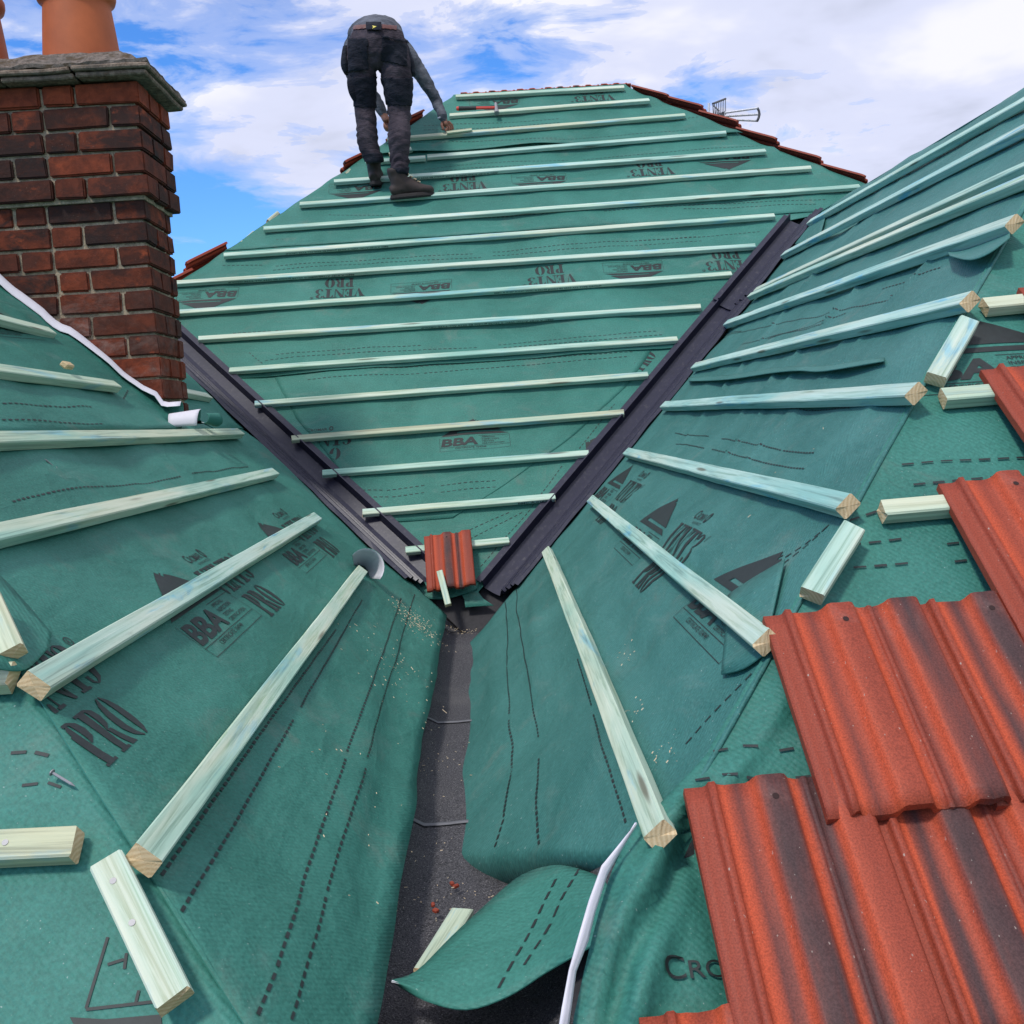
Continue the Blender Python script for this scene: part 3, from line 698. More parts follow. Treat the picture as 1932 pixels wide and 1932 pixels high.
# ------------------------------------------------------------------ left near slope
LBT = [((283,1608),(685,1072)), ((75,1280),(600,972)), ((0,1001),(520,888)), ((0,824),(455,813)), ((0,693),(222,724)), ((0,597),(99,623))]
ll = [(PLt.uv(*a), PLt.uv(*b)) for a, b in LBT]
HLt = Height(ll, a=.014, b=.0045, fa=2.6, fb=8, seed=4., gap=.06, fade=lambda u, v: sstep(0, .12, u-.706-.7433*v), ridges=[(PLt.uv(*p), PLt.uv(*q), h, w_) for p, q, h, w_ in (((330,1450),(560,1250),.008,.03), ((180,1500),(420,1330),.006,.03), ((700,1300),(640,1800),.008,.03), ((780,1150),(690,1700),-.008,.03), ((520,1900),(640,1500),.006,.03))])
cx_ = .7433
def Lfar(v): return yVL(0)-.08+.669*v
def Lhip(v): return .706+.7433*v-.006
LV = (.226, 1.322, 2.46)
lp = []
def along(plane, items):
    return [anchor(plane, px, py, p, 0, du, dv) for px, py, p, du, dv in items]
lp = [(B_, (1.80, .695), 0), (V_, (2.12, .742), 0), (B_, (2.76, .70), 0), (V_, (3.06, .742), 0), (V_, (1.17, .748), 0)]
for i, q in enumerate([[(632,1190),(480,1400),(281,1686)], [(685,1130),(655,1180),(560,1345)], [(548,1365),(440,1560),(313,1767)], [(758,1127),(731,1208),(648,1430)], [(645,1440),(513,1844),(480,1932)], [(782,1122),(755,1221),(684,1445)], [(680,1462),(613,1695),(545,1932)],
        [(25,945),(60,936),(200,918),(340,900)], [(360,896),(470,880)], [(62,982),(120,965),(260,942),(365,925)], [(385,922),(480,905)], [(0,768),(100,770),(170,772)], [(185,775),(280,775)], [(0,797),(120,800),(195,803)], [(212,803),(300,798)], [(0,838),(30,838)]]):
    lp.append(dpx(PLt, q, seed=i+100, W=.0042, L=.0125, G=.0075, wob=.001))
def add_r(i, v, r, q): pass
sheet('roofing_membrane', PLt, LV[0], LV[1], [(v, Lhip(v)) for v in (0, 3)], [(v, Lfar(v)) for v in (0, 3)], HLt, 0., res=.026, prints=lp, wob=.003,
      label='broad green membrane of the left near slope, running from the gutter up to the chimney', group=far_grp)
# upper part of the left slope, turned up against the chimney
ztop = sorted([(-p.x, p.z) for p in [at_y(px, py, 3.386) for px, py in ((-60,465), (0,522), (80,597), (165,674), (205,703), (260,729), (300,748), (312,768))]])
def upstand(i, v, r, q):
    p0 = r[-1]; x = p0.x; zt = max(interp(ztop, -x), p0.z+.02); h = zt-p0.z
    wd = .002+.013*sstep(1.12, 1.40, -x)
    for a, t in ((.022, .10), (.036, .3), (.040, .6), (.042, .98)):
        r.append(Vector((x, p0.y+a, p0.z+.012+h*t-.012*t))); q.append((q[-1][0]+.03, v))
    for a, b_ in ((.036, .010), (.024, .013), (.012, .004), (.006, -.6*wd), (.003, -wd)):
        r.append(Vector((x, p0.y+a+.0015*nz(x*9, 2), zt+b_))); q.append((q[-1][0]+.015, v))
sheet('roofing_membrane', PLt, LV[1]-.03, LV[2], [(v, Lhip(v)) for v in (0, 3)], [(0, 3.345), (3, 3.345)], HLt, .003, res=.026, prints=[dpx(PLt, q, seed=i+130, W=.0042) for i, q in enumerate([[(0,768),(100,770),(175,772)], [(0,797),(195,803)], [(205,742),(214,728)], [(233,752),(240,738)]])] + [(B_, (2.75, 1.735), 0)],
      label='upper green membrane of the left slope turned up white edged against the chimney', group=far_grp, extra=upstand)
sheet('roofing_membrane', PLt, LV[1]-.05, LV[2], [(0, 3.72), (3, 3.72)], [(v, Lfar(v)) for v in (0, 3)], HLt, .004, res=.05, label='green membrane of the left slope behind the chimney', group=far_grp)
llab = ['lowest batten on the left near slope, nearest the gutter', 'batten crossing the large VENTO PRO printing on the left near slope', 'left slope batten with its far end at the valley, third up from the gutter', 'nearly level left slope batten below the curled membrane at the chimney foot', 'left slope batten ending against the membrane upturn below the chimney', 'topmost left slope batten, at the left edge beneath the white membrane edge']
exts = [0, 0, .25, .45, .7, .9]
for i, (a, b) in enumerate(LBT):
    batten(PLt, a, b, llab[i], lift=.006, ext0=exts[i], ext1=.0, raw=(.15, .1, .2, .55, .4, .3)[i], blue=(.05, .55, .15, .12, .0, .0)[i], group='battens along the left near slope', w=(.036, .036, .036, .036, .034, .034)[i])
batten(PLt, (362,739), (396,746), 'short batten end showing right of the chimney foot beside the valley', lift=.004, group='battens along the left near slope', ext0=.12)

# ------------------------------------------------------------------ right near slope
RBT = [((1236,1561),(1028,1037)), ((1433,1203),(1112,940)), ((1590,945),(1180,850)), ((1719,733),(1250,762)), ((1822,560),(1308,689)), ((1906,415),(1369,608)),
       ((1932,333),(1413,556)), ((1932,309),(1425,545)), ((1932,238),(1477,478)), ((1932,186),(1526,417))]
rl = [(PRt.uv(*a), PRt.uv(*b)) for a, b in RBT]
rid = [(PRt.uv(*p), PRt.uv(*q), h, w_) for p, q, h, w_ in (((1310,800),(1480,590),.011,.014), ((1400,780),(1640,520),.012,.014), ((1340,900),(1500,700),.010,.012), ((1500,560),(1640,420),.010,.012), ((1600,640),(1790,470),.011,.013), ((1480,800),(1700,560),.006,.02), ((1560,880),(1790,600),.006,.02), ((1380,900),(1560,700),.006,.02), ((1560,480),(1700,340),.006,.018), ((1650,470),(1850,330),.007,.02), ((1740,330),(1900,230),.006,.02), ((1260,1100),(1420,960),.006,.03), ((1150,1300),(1120,1100),.008,.03), ((1020,1300),(1010,1130),.012,.02), ((1250,1350),(1150,1150),-.008,.03), ((940,1400),(930,1200),.008,.025))]
HRt = Height(rl, a=.013, b=.004, fa=2.8, fb=8, seed=7., gap=.06, ridges=rid, fade=lambda u, v: 1. if v*cx_ < .2 else sstep(0, .12, -u-(.9*v*cx_+.925)/.915))
def Rnear(v):
    x = v*cx_
    if x < .185: return 2.06+(1.215-2.06)*sstep(-.16, .20, x)**.8
    return (.9*x+.925)/.915-.006
rp = []
def ranch(u, v, p): rp.append((p, (u, v), 0))
ranch(-3.80, .545, B_); ranch(-3.42, .575, V_); ranch(-2.76, .490, B_); ranch(-2.36, .525, V_); ranch(-1.83, .475, B_)
for i, q in enumerate([[(948,1094),(957,1173),(959,1260),(970,1340)], [(971,1350),(977,1392),(977,1524),(966,1580),(984,1632)], [(973,1089),(975,1151),(995,1260),(1012,1385)], [(1017,1425),(1025,1567),(1034,1638)], [(1089,1243),(1115,1330)], [(1119,1348),(1183,1554)],
        [(1272,815),(1340,824)], [(1362,828),(1436,839),(1477,849),(1543,857)], [(1272,834),(1330,846)], [(1345,849),(1402,861),(1439,872),(1523,887)], [(1490,773),(1613,774)], [(1374,1125),(1480,1050),(1580,978)], [(1405,1121),(1566,988)], [(1665,545),(1784,506)], [(1450,640),(1600,590)], [(1400,650),(1560,610)], [(1290,640),(1400,625)], [(1330,605),(1450,580)], [(1340,640),(1700,560)], [(1290,1400),(1380,1310),(1440,1250)]]):
    rp.append(dpx(PRt, q, seed=i+200, W=.0036, L=.0125, G=.0075, wob=.0015))
ND = 13
def rollin(i, v, r, q):
    rad = .003+.047*sstep(.24, .02, v*cx_+.03); p = r[-1]; d = PRt.u; n = PRt.n; u0 = q[-1][0]
    for k in range(1, ND+1):
        a = min(k, 10)/10*R(205); back = max(0, k-10)*.03
        r.append(p + d*(rad*math.sin(a)) - n*(rad*(1-math.cos(a))) - d*back - n*.004*back); q.append((u0+rad*a+back, v))
sheet('roofing_membrane', PRt, -.136, 2.36, [(v, -(yVR(0)-.09+.669*v)) for v in (-.2, 3)], [(v, -Rnear(v)) for v in [-.15+.03*k for k in range(30)] + [1.5, 2., 2.5]], HRt, 0., res=.026, prints=rp, wob=.0012, mats=[M_GREENR, M_INK, M_WHITE],
      label='green membrane of the right near slope with its lower end rolled under beside the gutter', group=far_grp, extra=rollin, warp=lambda u, v: (u, v-.100*sstep(-2.8, -1.85, u)*sstep(.12, -.136, v)))
rlab = ['lowest batten on the right near slope, running down beside the rolled membrane edge', 'blue spotted batten crossing the VENT3 printing on the right near slope', 'blue stained right slope batten slanting down to a sawn end, third up from the gutter', 'nearly level blue tinted batten below the torn fold on the right near slope', 'blue streaked right slope batten just above the torn membrane fold', 'right slope batten with a pale sawn end above the peeled membrane strip',
 'lower one of the two battens lying side by side on the right slope', 'upper one of the two battens lying side by side on the right slope', 'bright blue streaked batten next below the ridge batten of the right slope', 'ridge batten along the top edge of the right slope against the sky']
for i, (a, b) in enumerate(RBT):
    batten(PRt, a, b, rlab[i], lift=.006, ext0=(0,0,0,0,0,0,.45,.45,.7,.9)[i], raw=(.35,.1,.1,.05,.05,.1,.2,.2,.1,.1)[i], blue=(.15,.55,.85,.9,.75,.85,.3,.45,.85,.5)[i], group='battens along the right near slope', w=.034 if i not in (6, 7) else .027, bow=.004 if i == 0 else .0015)
# other side of the right ridge
bm = bmesh.new(); rows = []
for i in range(8):
    t = i/7; rows.append([Vector((1.755+t*1.4, 2.7+k*.32, .893-t*1.2+.004*nz(i, k))) for k in range(10)])
grid_sheet(bm, rows[::-1] if False else rows, under=0)
tag(obj('roofing_membrane', bm, [M_GREENR], origin=(1.755, 4, .9)), 'green membrane on the hidden far side of the right ridge', 'roofing membrane', far_grp)

# ------------------------------------------------------------------ hip ends facing the camera
kN = math.sqrt(1+.915**2); kL = math.sqrt(1+.81)
def hipRx(v): return (.915*v/kN-.925)/.9
lo = sorted([(v, u) for u, v in pl_uv(PNR, [(1078,1932),(1102,1830),(1130,1720),(1150,1650),(1182,1580)])])
leftNR = [(1.06, lo[0][1]-.03)] + lo + [(v, hipRx(v)-.004) for v in (1.72, 2.2, 3.7)]
ndx = [[(1700,880),(1800,874),(1950,864)], [(1722,918),(1950,896)], [(1600,1030),(1710,1018)], [(1610,1072),(1735,1062)], [(1310,1478),(1360,1470),(1440,1475),(1545,1466)], [(1345,1420),(1400,1412),(1470,1418),(1540,1408)], [(1785,1030),(1860,1020)], [(1800,1062),(1870,1052)], [(1600,985),(1660,965)], [(1250,1930),(1420,1925)]]
npr = [dpx(PNR, q, seed=i+300, L=.019, G=.012, W=.0036, wob=.001)+(.0035,) for i, q in enumerate(ndx)]
u_, v_ = PNR.uv(1690, 712); npr.append((B_, (u_-.0, v_-.02), 0)); 
big = text('C', 0, 0, .0235, .0245, .004) + text('ROMAR', .0275, .0, .112, .0195, .003)
npr.append((big, PNR.uv(1256, 1852), 0, .004))
nr_rid = [(PNR.uv(*p), PNR.uv(*q), h, w_) for p, q, h, w_ in (((1165,1780),(1285,1530),.036,.014), ((1285,1530),(1500,1255),.030,.018), ((1250,1720),(1340,1440),-.018,.022), ((1300,1540),(1420,1900),-.018,.02), ((1185,1932),(1240,1640),.026,.014), ((1200,1940),(1300,1600),.024,.014), ((1120,1932),(1190,1640),.022,.009), ((1240,1700),(1420,1340),-.018,.02), ((1310,1560),(1480,1330),.016,.012), ((1350,1500),(1400,1420),.012,.02), ((1150,1932),(1230,1720),-.016,.012))]
nrl = [(PNR.uv(1668, 955), PNR.uv(1950, 930)), (PNR.uv(1783, 742), PNR.uv(1950, 728)), (PNR.uv(1860, 568), PNR.uv(1990, 560))]
HNR = Height(nrl, a=.010, b=.003, fa=3, fb=9, seed=11., gap=.06, ridges=nr_rid, fade=lambda u, v: 1. if v < 1.66 else max(sstep(1.74, 1.66, v), sstep(0, .12, u-hipRx(v))))
nrs = sheet('roofing_membrane', PNR, 1.06, 3.70, leftNR, [(1.06, 3.2), (2.2, 2.2), (3.7, 1.9)], HNR, 0., res=.013, prints=npr, mats=[M_GREEN, M_INK, M_WHITE], label='creased green membrane of the right hip end under the red tiles', group=far_grp)
A_ = [(1200,1552),(1165,1595),(1135,1632),(1112,1700),(1094,1760),(1074,1830),(1060,1900),(1046,1990)]; B2_ = [(1203,1556),(1176,1606),(1150,1652),(1130,1722),(1118,1775),(1102,1832),(1090,1900),(1078,1990)]
bm = bmesh.new(); rows = []
for a, b in zip(A_, B2_):
    b = (a[0]+(b[0]-a[0])*(.62+.30*nz(a[1]*.02, 4)), b[1]); P0 = PNR.hit(*a, .026); P1 = PNR.hit(*b, .018); rows.append([P1+(P0-P1)*(k/4*(1+.25*nz(a[1]*.02, 1)))+ PNR.n*(.002*math.sin(PI*k/4)+.004*nz(a[1]*.013, k*.5)) for k in range(5)])
grid_sheet(bm, [r[::-1] for r in rows[::-1]], under=1, top=0, thick=.0015); obj('folded_edge', bm, [M_WHITE, M_GREEN], nrs)
HNL = Height([], a=.012, b=.004, fa=3, fb=9, seed=15., fade=lambda u, v: sstep(0, .12, .706-v/kL-u))
nlp = [dpx(PNL, q, seed=i+330, L=.019, G=.011, W=.004) for i, q in enumerate([[(-40,1430),(20,1420),(60,1418),(108,1430)], [(-40,1492),(40,1480),(90,1476),(128,1490)]])]
u_, v_ = PNL.uv(165, 1905)
frame_px = [((205,1770),(165,1905)), ((165,1907),(300,1890)), ((205,1822),(235,1812)), ((240,1800),(236,1830)), ((263,1870),(257,1895))]
nlp += [([line2(*PNL.uv(*a), *PNL.uv(*b), .0032) for a, b in frame_px], (0, 0), 0), ([[PNL.uv(*q) for q in ((135,1922),(200,1925),(305,1915),(310,1990),(170,1990))]], (0, 0), 0)]
sheet('roofing_membrane', PNL, 1.05, 3.3, [(1.05, -3.2), (3.3, -1.9)], [(1.05, -.17), (1.18, -.172), (3.4, .706-3.4/kL+.002)], HNL, 0., res=.026, prints=nlp, label='green membrane of the left hip end at the lower left corner', group=far_grp)
def loft(name, plane, A, Bq, h, label, nk=8, bulge=0., mats=None, cat='membrane flap', lines=(), thick=.0016):
    bm = bmesh.new(); rows = []; uvs = []; n = len(A)
    hh = h if callable(h) else (lambda s, t: h)
    M_ = 4
    def cr(P, x):
        i = min(int(x), len(P)-2); f = x-i; p0 = P[max(i-1, 0)]; p1 = P[i]; p2 = P[i+1]; p3 = P[min(i+2, len(P)-1)]
        return tuple(.5*((2*b)+(c-a)*f+(2*a-5*b+4*c-d)*f*f+(3*b-a-3*c+d)*f**3) for a, b, c, d in zip(p0, p1, p2, p3))
    N_ = (n-1)*M_
    for i in range(N_+1):
        s = i/N_; a = cr(A, s*(n-1)); b = cr(Bq, s*(len(Bq)-1)); r = []; q = []
        for k in range(nk+1):
            t = k/nk; P = plane.hit(a[0]+(b[0]-a[0])*t, a[1]+(b[1]-a[1])*t, hh(s, t)+bulge*math.sin(PI*t)); r.append(P); q.append((P.x, P.y))
        rows.append(r); uvs.append(q)
    e1 = rows[1][0]-rows[0][0]; e2 = rows[0][1]-rows[0][0]
    if sum(((rows[i+1][0]-rows[i][0]).cross(rows[i][nk//2]-rows[i][0]) for i in range(N_)), Vector()).dot(plane.n) > 0:   # rows must run so that the top faces outwards
        rows = rows[::-1]; uvs = uvs[::-1]
    grid_sheet(bm, rows, uvs=uvs, thick=thick)
    for i, q in enumerate(lines):
        for p in dashes([plane.uv(*z, .0) for z in q], seed=i+400, L=.0165, G=.010, W=.0036):
            pass
    o = obj(name, bm, mats or [M_GREEN, M_INK, M_WHITE], origin=rows[0][0].copy()); tag(o, label, cat); return o
loft('membrane_flap', PLt, [(-40,1060),(0,1085),(50,1138),(98,1195)], [(-40,1255),(0,1262),(50,1262),(92,1222)], .010, 'rounded green membrane overlap beside the sawn hip batten at the left edge')
leaf = loft('membrane_flap', PFl, [(1150,1660),(1060,1632),(985,1650),(920,1703),(850,1768),(785,1832),(738,1848)], [(1150,1765),(1085,1802),(1030,1834),(960,1878),(880,1904),(800,1888),(739,1853)], lambda s, t: .060+.10*(1-s)**2.2+.012*math.sin(PI*t)*(.4+.6*s)+.007*nz(s*4, t*2.5), 'leaf shaped loose green membrane tongue lying over the felt at the bottom', bulge=.0)
# its two dashed lines
bm = bmesh.new(); dl = [[(1084,1673),(1052,1712),(990,1800),(933,1870)], [(1120,1690),(1098,1715),(1047,1782),(985,1845)]]
def leaf_h(px, py):
    best = None
    for v in leaf.data.vertices:
        w_ = leaf.matrix_world @ v.co
        c = BAS.transposed() @ w_; x = CPX+FPX*c.x/-c.z; y = CPX-FPX*c.y/-c.z; d = (x-px)**2+(y-py)**2
        if best is None or d < best[0]: best = (d, w_.z)
    return best[1]
bpy.context.view_layer.update()
lm = bmesh.new(); lm.from_mesh(leaf.data); inv = leaf.matrix_world.inverted()
from mathutils.bvhtree import BVHTree
bv = BVHTree.FromBMesh(lm)
for q in dl:
    for p in dashes([PFl.uv(*z, .085) for z in q], seed=5, L=.0165, G=.010, W=.0038):
        vs2 = []
        for x, y in p:
            hit_ = bv.ray_cast(inv @ Vector((x, y, .2)), Vector((0, 0, -1)))
            vs2.append(None if hit_[0] is None else lm.verts.new(hit_[0]+Vector((0, 0, .0012))))
        if None not in vs2:
            f = lm.faces.new(vs2); f.material_index = 1
            f.normal_update()
            if f.normal.z < 0: f.normal_flip()
lm.to_mesh(leaf.data); lm.free()
loft('membrane_flap', PRt, [(1299,712),(1340,710),(1388,706),(1460,694),(1508,690),(1555,690),(1668,674)], [(1299,719),(1340,718),(1388,714),(1460,703),(1508,699),(1555,700),(1668,681)], lambda s, t: .003+.016*t, 'long torn fold in the right slope membrane below the blue streaked batten', nk=4, mats=[M_GREENR, M_INK, M_WHITE])
loft('membrane_flap', PRt, [(1785,470),(1815,468),(1850,455),(1905,428)], [(1792,482),(1830,490),(1865,478),(1905,448)], lambda s, t: .006+.03*t*(1-s*.6), 'narrow peeled membrane strip curling under the sawn right slope batten', nk=5, mats=[M_GREENR, M_INK, M_WHITE])
loft('membrane_flap', PRt, [(1490,424),(1530,412),(1560,400)], [(1492,455),(1515,466),(1545,452)], .012, 'small rounded membrane flap at the top of the right valley', nk=5, mats=[M_GREENR, M_INK, M_WHITE])
loft('membrane_flap', PRt, [(1375,1120),(1420,1090),(1480,1055)], [(1360,1272),(1400,1262),(1440,1235)], .008, 'overlapping green membrane corner under the sawn end of the blue spotted batten', nk=6, mats=[M_GREENR, M_INK, M_WHITE])
# the green piece hanging under the single tile
loft('membrane_flap', PM, [(750,1090),(800,1098),(850,1100),(905,1095)], [(770,1122),(815,1130),(850,1128),(900,1112)], .006, 'green membrane lip beneath the single orange tile at the gutter head', nk=4)
# curled offcuts showing their white underside
def curl(name, c, ax, r0, r1, L, a0, a1, label, up=Vector((0, 0, 1)), white_out=True):
    ax = Vector(ax).normalized(); e = (up-ax*up.dot(ax)).normalized(); g_ = ax.cross(e); bm = bmesh.new(); rows = []
    for i in range(9):
        t = i/8; r_ = r0+(r1-r0)*t; rows.append([Vector(c)+ax*(L*t*(1-.25*abs(k/14-.5)))+(e*math.cos(R(a0+(a1-a0)*k/14))+g_*math.sin(R(a0+(a1-a0)*k/14)))*r_*(1+.25*k/14) for k in range(15)])
    grid_sheet(bm, rows, under=1 if white_out else 0, top=0 if white_out else 1, thick=.0015)
    o = obj(name, bm, [M_WHITE, M_GREEN], origin=Vector(c)); tag(o, label, 'membrane offcut'); return o
pc = PLt.hit(676, 1083, .002); pd = PLt.hit(700, 1052, .002)
curl('curled_membrane', pc+PLt.n*.034, (pd-pc).normalized()-PLt.n*.42, .052, .022, .15, -88, 95, 'white curled membrane corner over the end of the lowest left batten by the valley', up=PLt.n, white_out=False)
pc = at_y(322, 800, 3.33)
curl('curled_membrane', pc, (1, .10, .02), .030, .036, .10, -110, 80, 'white and green curled membrane offcut at the foot of the chimney', up=Vector((0, -.5, 1)))
pc = at_y(378, 805, 3.36)
curl('curled_membrane', pc+Vector((0, .06, .03)), (.35, .9, -.1), .016, .022, .07, -20, 170, 'small dark curl of membrane right of the chimney foot', up=Vector((.6, -.5, .6)), white_out=False)

# ------------------------------------------------------------------ loose batten pieces and stubs
G5 = 'short batten pieces on the hip ends'
batten(PNL, (198,1622), (324,1881), 'loose batten piece with two nail heads on the left hip at the bottom left', lift=.022, group=G5, w=.036, nails=((.16, -.05), (.47, -.08)), blue=.25, raw=.25, name='loose_batten')
batten(PNL, (-34,1115), (15,1226), 'cut batten piece at the left edge beside the rounded membrane overlap', lift=.014, group=G5, w=.036, raw=.5, blue=0, name='loose_batten')
batten(PNL, (-60,1593), (138,1584), 'wide sawn batten stub entering from the left edge with one nail', lift=.006, group=G5, ext0=.3, w=.036, raw=.85, blue=0, nails=((.82, 0),), name='batten_stub')
batten(PNL, (-60,1274), (18,1270), 'small batten stub end just showing at the left edge', lift=.006, group=G5, ext0=.3, w=.036, raw=.7, blue=0, name='batten_stub')
batten(PNR, (1612,990), (1533,1114), 'loose batten piece lying along the right hip above the largest red tile', lift=.012, group=G5, w=.034, blue=.35, raw=.2, name='loose_batten')
batten(PNR, (1830,600), (1767,707), 'loose blue smeared batten piece over the curved emblem on the right hip', lift=.012, group=G5, w=.034, blue=.5, raw=.2, name='loose_batten')
batten(PNR, (1667,955), (1812,943), 'greenish batten stub running under the red tile second from the top right', lift=.006, group=G5, ext1=.25, w=.031, raw=.45, blue=0, name='batten_stub')
batten(PNR, (1783,742), (1888,733), 'batten stub under the inspection lettering, running under the red tile at the right edge', lift=.006, group=G5, ext1=.25, w=.031, raw=.45, blue=0, name='batten_stub')
batten(PNR, (1860,570), (1940,562), 'topmost batten stub on the right hip end with a knot', lift=.006, group=G5, ext1=.2, w=.031, raw=.4, blue=0, name='batten_stub')
batten(PFl, (872,1713), (801,1829), 'pale batten offcut lying on the felt under the leaf shaped membrane tongue', lift=.006, group=None, w=.034, raw=.55, blue=.15, name='batten_offcut')
batten(PM, (829,1076), (845,1139), 'small batten offcut leaning on the single orange tile', lift=.078, group=None, w=.022, t=.018, raw=.4, blue=0, name='batten_offcut')
batten(PM, (843,249), (890,243), 'thin lath being set down by the roofer\'s right hand', lift=.034, group=None, w=.02, t=.012, raw=.6, blue=0, name='lath')
# wood chip by the chimney
bm = bmesh.new(); box(bm, (0, 0, .008), .050, .022, .016, bev=.003)
for v in bm.verts: v.co += Vector((.006*nz(v.co.x*60, 1), .006*nz(v.co.y*60, 2), .005*nz(v.co.x*50, 3)))
pc = PLt.hit(124, 694, .034); o = obj('wood_chip', bm, M_END, mw=Matrix.Translation(pc) @ Matrix((PLt.u, PLt.v, PLt.n)).transposed().to_4x4()); tag(o, 'splintered wood chip on the left slope batten below the chimney', 'wood chip')

# ------------------------------------------------------------------ valley troughs
def valley(name, P0, d, planeA, planeB, sA, sB, y0, y1, label, lift=0.):
    """planeA = near slope wing (ribs), planeB = far slope wing (flat flange)"""
    d = Vector(d).normalized()
    def wing(pl, s):
        q = pl.n.cross(d).normalized(); return q if q.dot(Vector(s)) > 0 else -q
    wa, wb = wing(planeA, sA), wing(planeB, sB); up = (planeA.n+planeB.n).normalized()
    pa = [(.138,.003), (.130,.015), (.110,.014), (.106,.023), (.098,.023), (.094,.013), (.070,.012), (.066,.023), (.058,.023), (.054,.012), (.034,.010), (.030,.024), (.024,.024), (.020,.006)]
    pb = [(.004,.014), (.007,.026), (.012,.026), (.018,-.012), (.045,-.016), (.086,-.012), (.093,.026), (.098,.026), (.101,.010), (.124,.010)]
    ts = (y1-y0)/d.y; n = 40; bm = bmesh.new(); rows = []
    for i in range(n+1):
        t = (y0-P0[1])/d.y + ts*i/n; B0 = Vector(P0)+d*t; wv = .003*nz(t*2.1, lift*50, 2)
        r = [B0+wa*(s+.0)+planeA.n*(h+lift+wv*(s > .06)+(.006*nz(t*7, s*40) if s > .12 else 0)) for s, h in pa] + [B0+wb*(s+(.010*nz(t*5, 3) if s > .14 else 0))+planeB.n*(h+lift+wv*(s > .06)) for s, h in pb]
        rows.append(r)
    grid_sheet(bm, rows if (rows[0][1]-rows[0][0]).cross(rows[1][0]-rows[0][0]).dot(up) > 0 else rows[::-1], thick=.0022, under=0)
    for f in bm.faces: f.smooth = False
    o = obj(name, bm, M_VALLEY, origin=rows[0][10].copy()); tag(o, label, 'roof valley', 'dark plastic valley troughs'); return o
dL = Vector((-1/.9, 1, 1)); P0L = (0, yVL(0), zL(0)); dR = Vector((1/.9, 1, 1)); P0R = (0, yVR(0), zR(0))
valley('valley_trough', P0L, dL, PLt, PM, (-1, -1, 0), (1, 1, 1), 3.70, 4.95, 'dark grey ribbed valley trough on the left, running from the chimney down to the gutter', .004)
valley('valley_trough', P0R, dR, PRt, PM, (1, -1, 0), (-1, 1, 1), 3.655, 4.74, 'dark grey ribbed valley trough on the right, lower long length ending at the orange tile', .004)
valley('valley_trough', P0R, dR, PRt, PM, (1, -1, 0), (-1, 1, 1), 4.70, 5.13, 'short upper length of the right valley trough poking over the ridge', .012)

# ------------------------------------------------------------------ red tiles
TW, TL, TT = .2135, .31, .012
PROF = [(0,0), (.022,0), (.026,.002), (.029,.011), (.036,.011), (.040,.003), (.050,.002), (.074,.002), (.080,.006), (.086,.016), (.091,.018), (.116,.018), (.121,.016), (.127,.006), (.133,.003), (.141,.003), (.144,.007), (.148,.007), (.151,.004), (.160,.005), (.165,.009), (.170,.017), (.175,.019), (.205,.019), (.210,.017), (.2135,.012)]
def tile_bm(stains, seed, rough_tail=True):
    rs = random.Random(seed); bm = bmesh.new(); la = bm.verts.layers.float.new('stain'); lb = bm.verts.layers.float.new('bright')
    xs = []
    for (x0, h0), (x1, h1) in zip(PROF, PROF[1:]):
        for k in range(2): xs.append((x0+(x1-x0)*k/2, h0+(h1-h0)*k/2))
    xs.append(PROF[-1]); n = 12; G1 = []; G2 = []
    for i in range(n+1):
        y = TL*i/n; a = []; b = []
        for x, h in xs:
            jy = (.0035*nz(x*70, seed)+.0025*nz(x*160, seed+3)) if i == 0 else (.0015*nz(x*90, seed) if i == n else 0)
            hh = h - (.0025 if i == 0 else 0)
            v = bm.verts.new((x+.0008*nz(y*30, seed)*(x < .002), y+jy, hh)); w_ = bm.verts.new((x, y+jy*(1.6), hh-TT-(.002*abs(nz(x*60, seed+8)) if i == 0 else 0)))
            s = 0.
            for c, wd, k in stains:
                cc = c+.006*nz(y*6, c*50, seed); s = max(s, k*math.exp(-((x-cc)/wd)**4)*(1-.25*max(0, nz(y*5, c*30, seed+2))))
            sl = abs(interp([(p, 0) for p, _ in PROF], x)); 
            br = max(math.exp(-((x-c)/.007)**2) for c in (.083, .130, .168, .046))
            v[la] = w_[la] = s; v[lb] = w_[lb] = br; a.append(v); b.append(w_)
        G1.append(a); G2.append(b)
    m = len(xs)
    for i in range(n):
        for j in range(m-1):
            f = bm.faces.new((G1[i][j], G1[i][j+1], G1[i+1][j+1], G1[i+1][j])); f.smooth = True
            bm.faces.new((G2[i][j], G2[i+1][j], G2[i+1][j+1], G2[i][j+1]))
        bm.faces.new((G1[i][0], G1[i+1][0], G2[i+1][0], G2[i][0])); bm.faces.new((G1[i+1][m-1], G1[i][m-1], G2[i][m-1], G2[i+1][m-1]))
    for j in range(m-1):
        bm.faces.new((G1[0][j+1], G1[0][j], G2[0][j], G2[0][j+1])); bm.faces.new((G1[n][j], G1[n][j+1], G2[n][j+1], G2[n][j]))
    # nail hole: a flat disc, the shade inside it painted dark
    c = bm.verts.new((.103, TL-.030, .0186)); c[la] = 0; rg = [bm.verts.new((.103+.0042*math.cos(2*PI*k/10), TL-.030+.0042*math.sin(2*PI*k/10), .0186)) for k in range(10)]
    for k in range(10):
        f = bm.faces.new((c, rg[k], rg[(k+1) % 10])); f.material_index = 1
    return bm
_tm = {}
def tile_mesh(key, stains, seed):
    if key not in _tm:
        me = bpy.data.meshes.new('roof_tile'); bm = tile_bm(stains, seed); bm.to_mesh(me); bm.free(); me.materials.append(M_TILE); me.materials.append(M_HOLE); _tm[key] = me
    return _tm[key]
R1_, P1_, R2_, P2_ = .104, .060, .190, .147
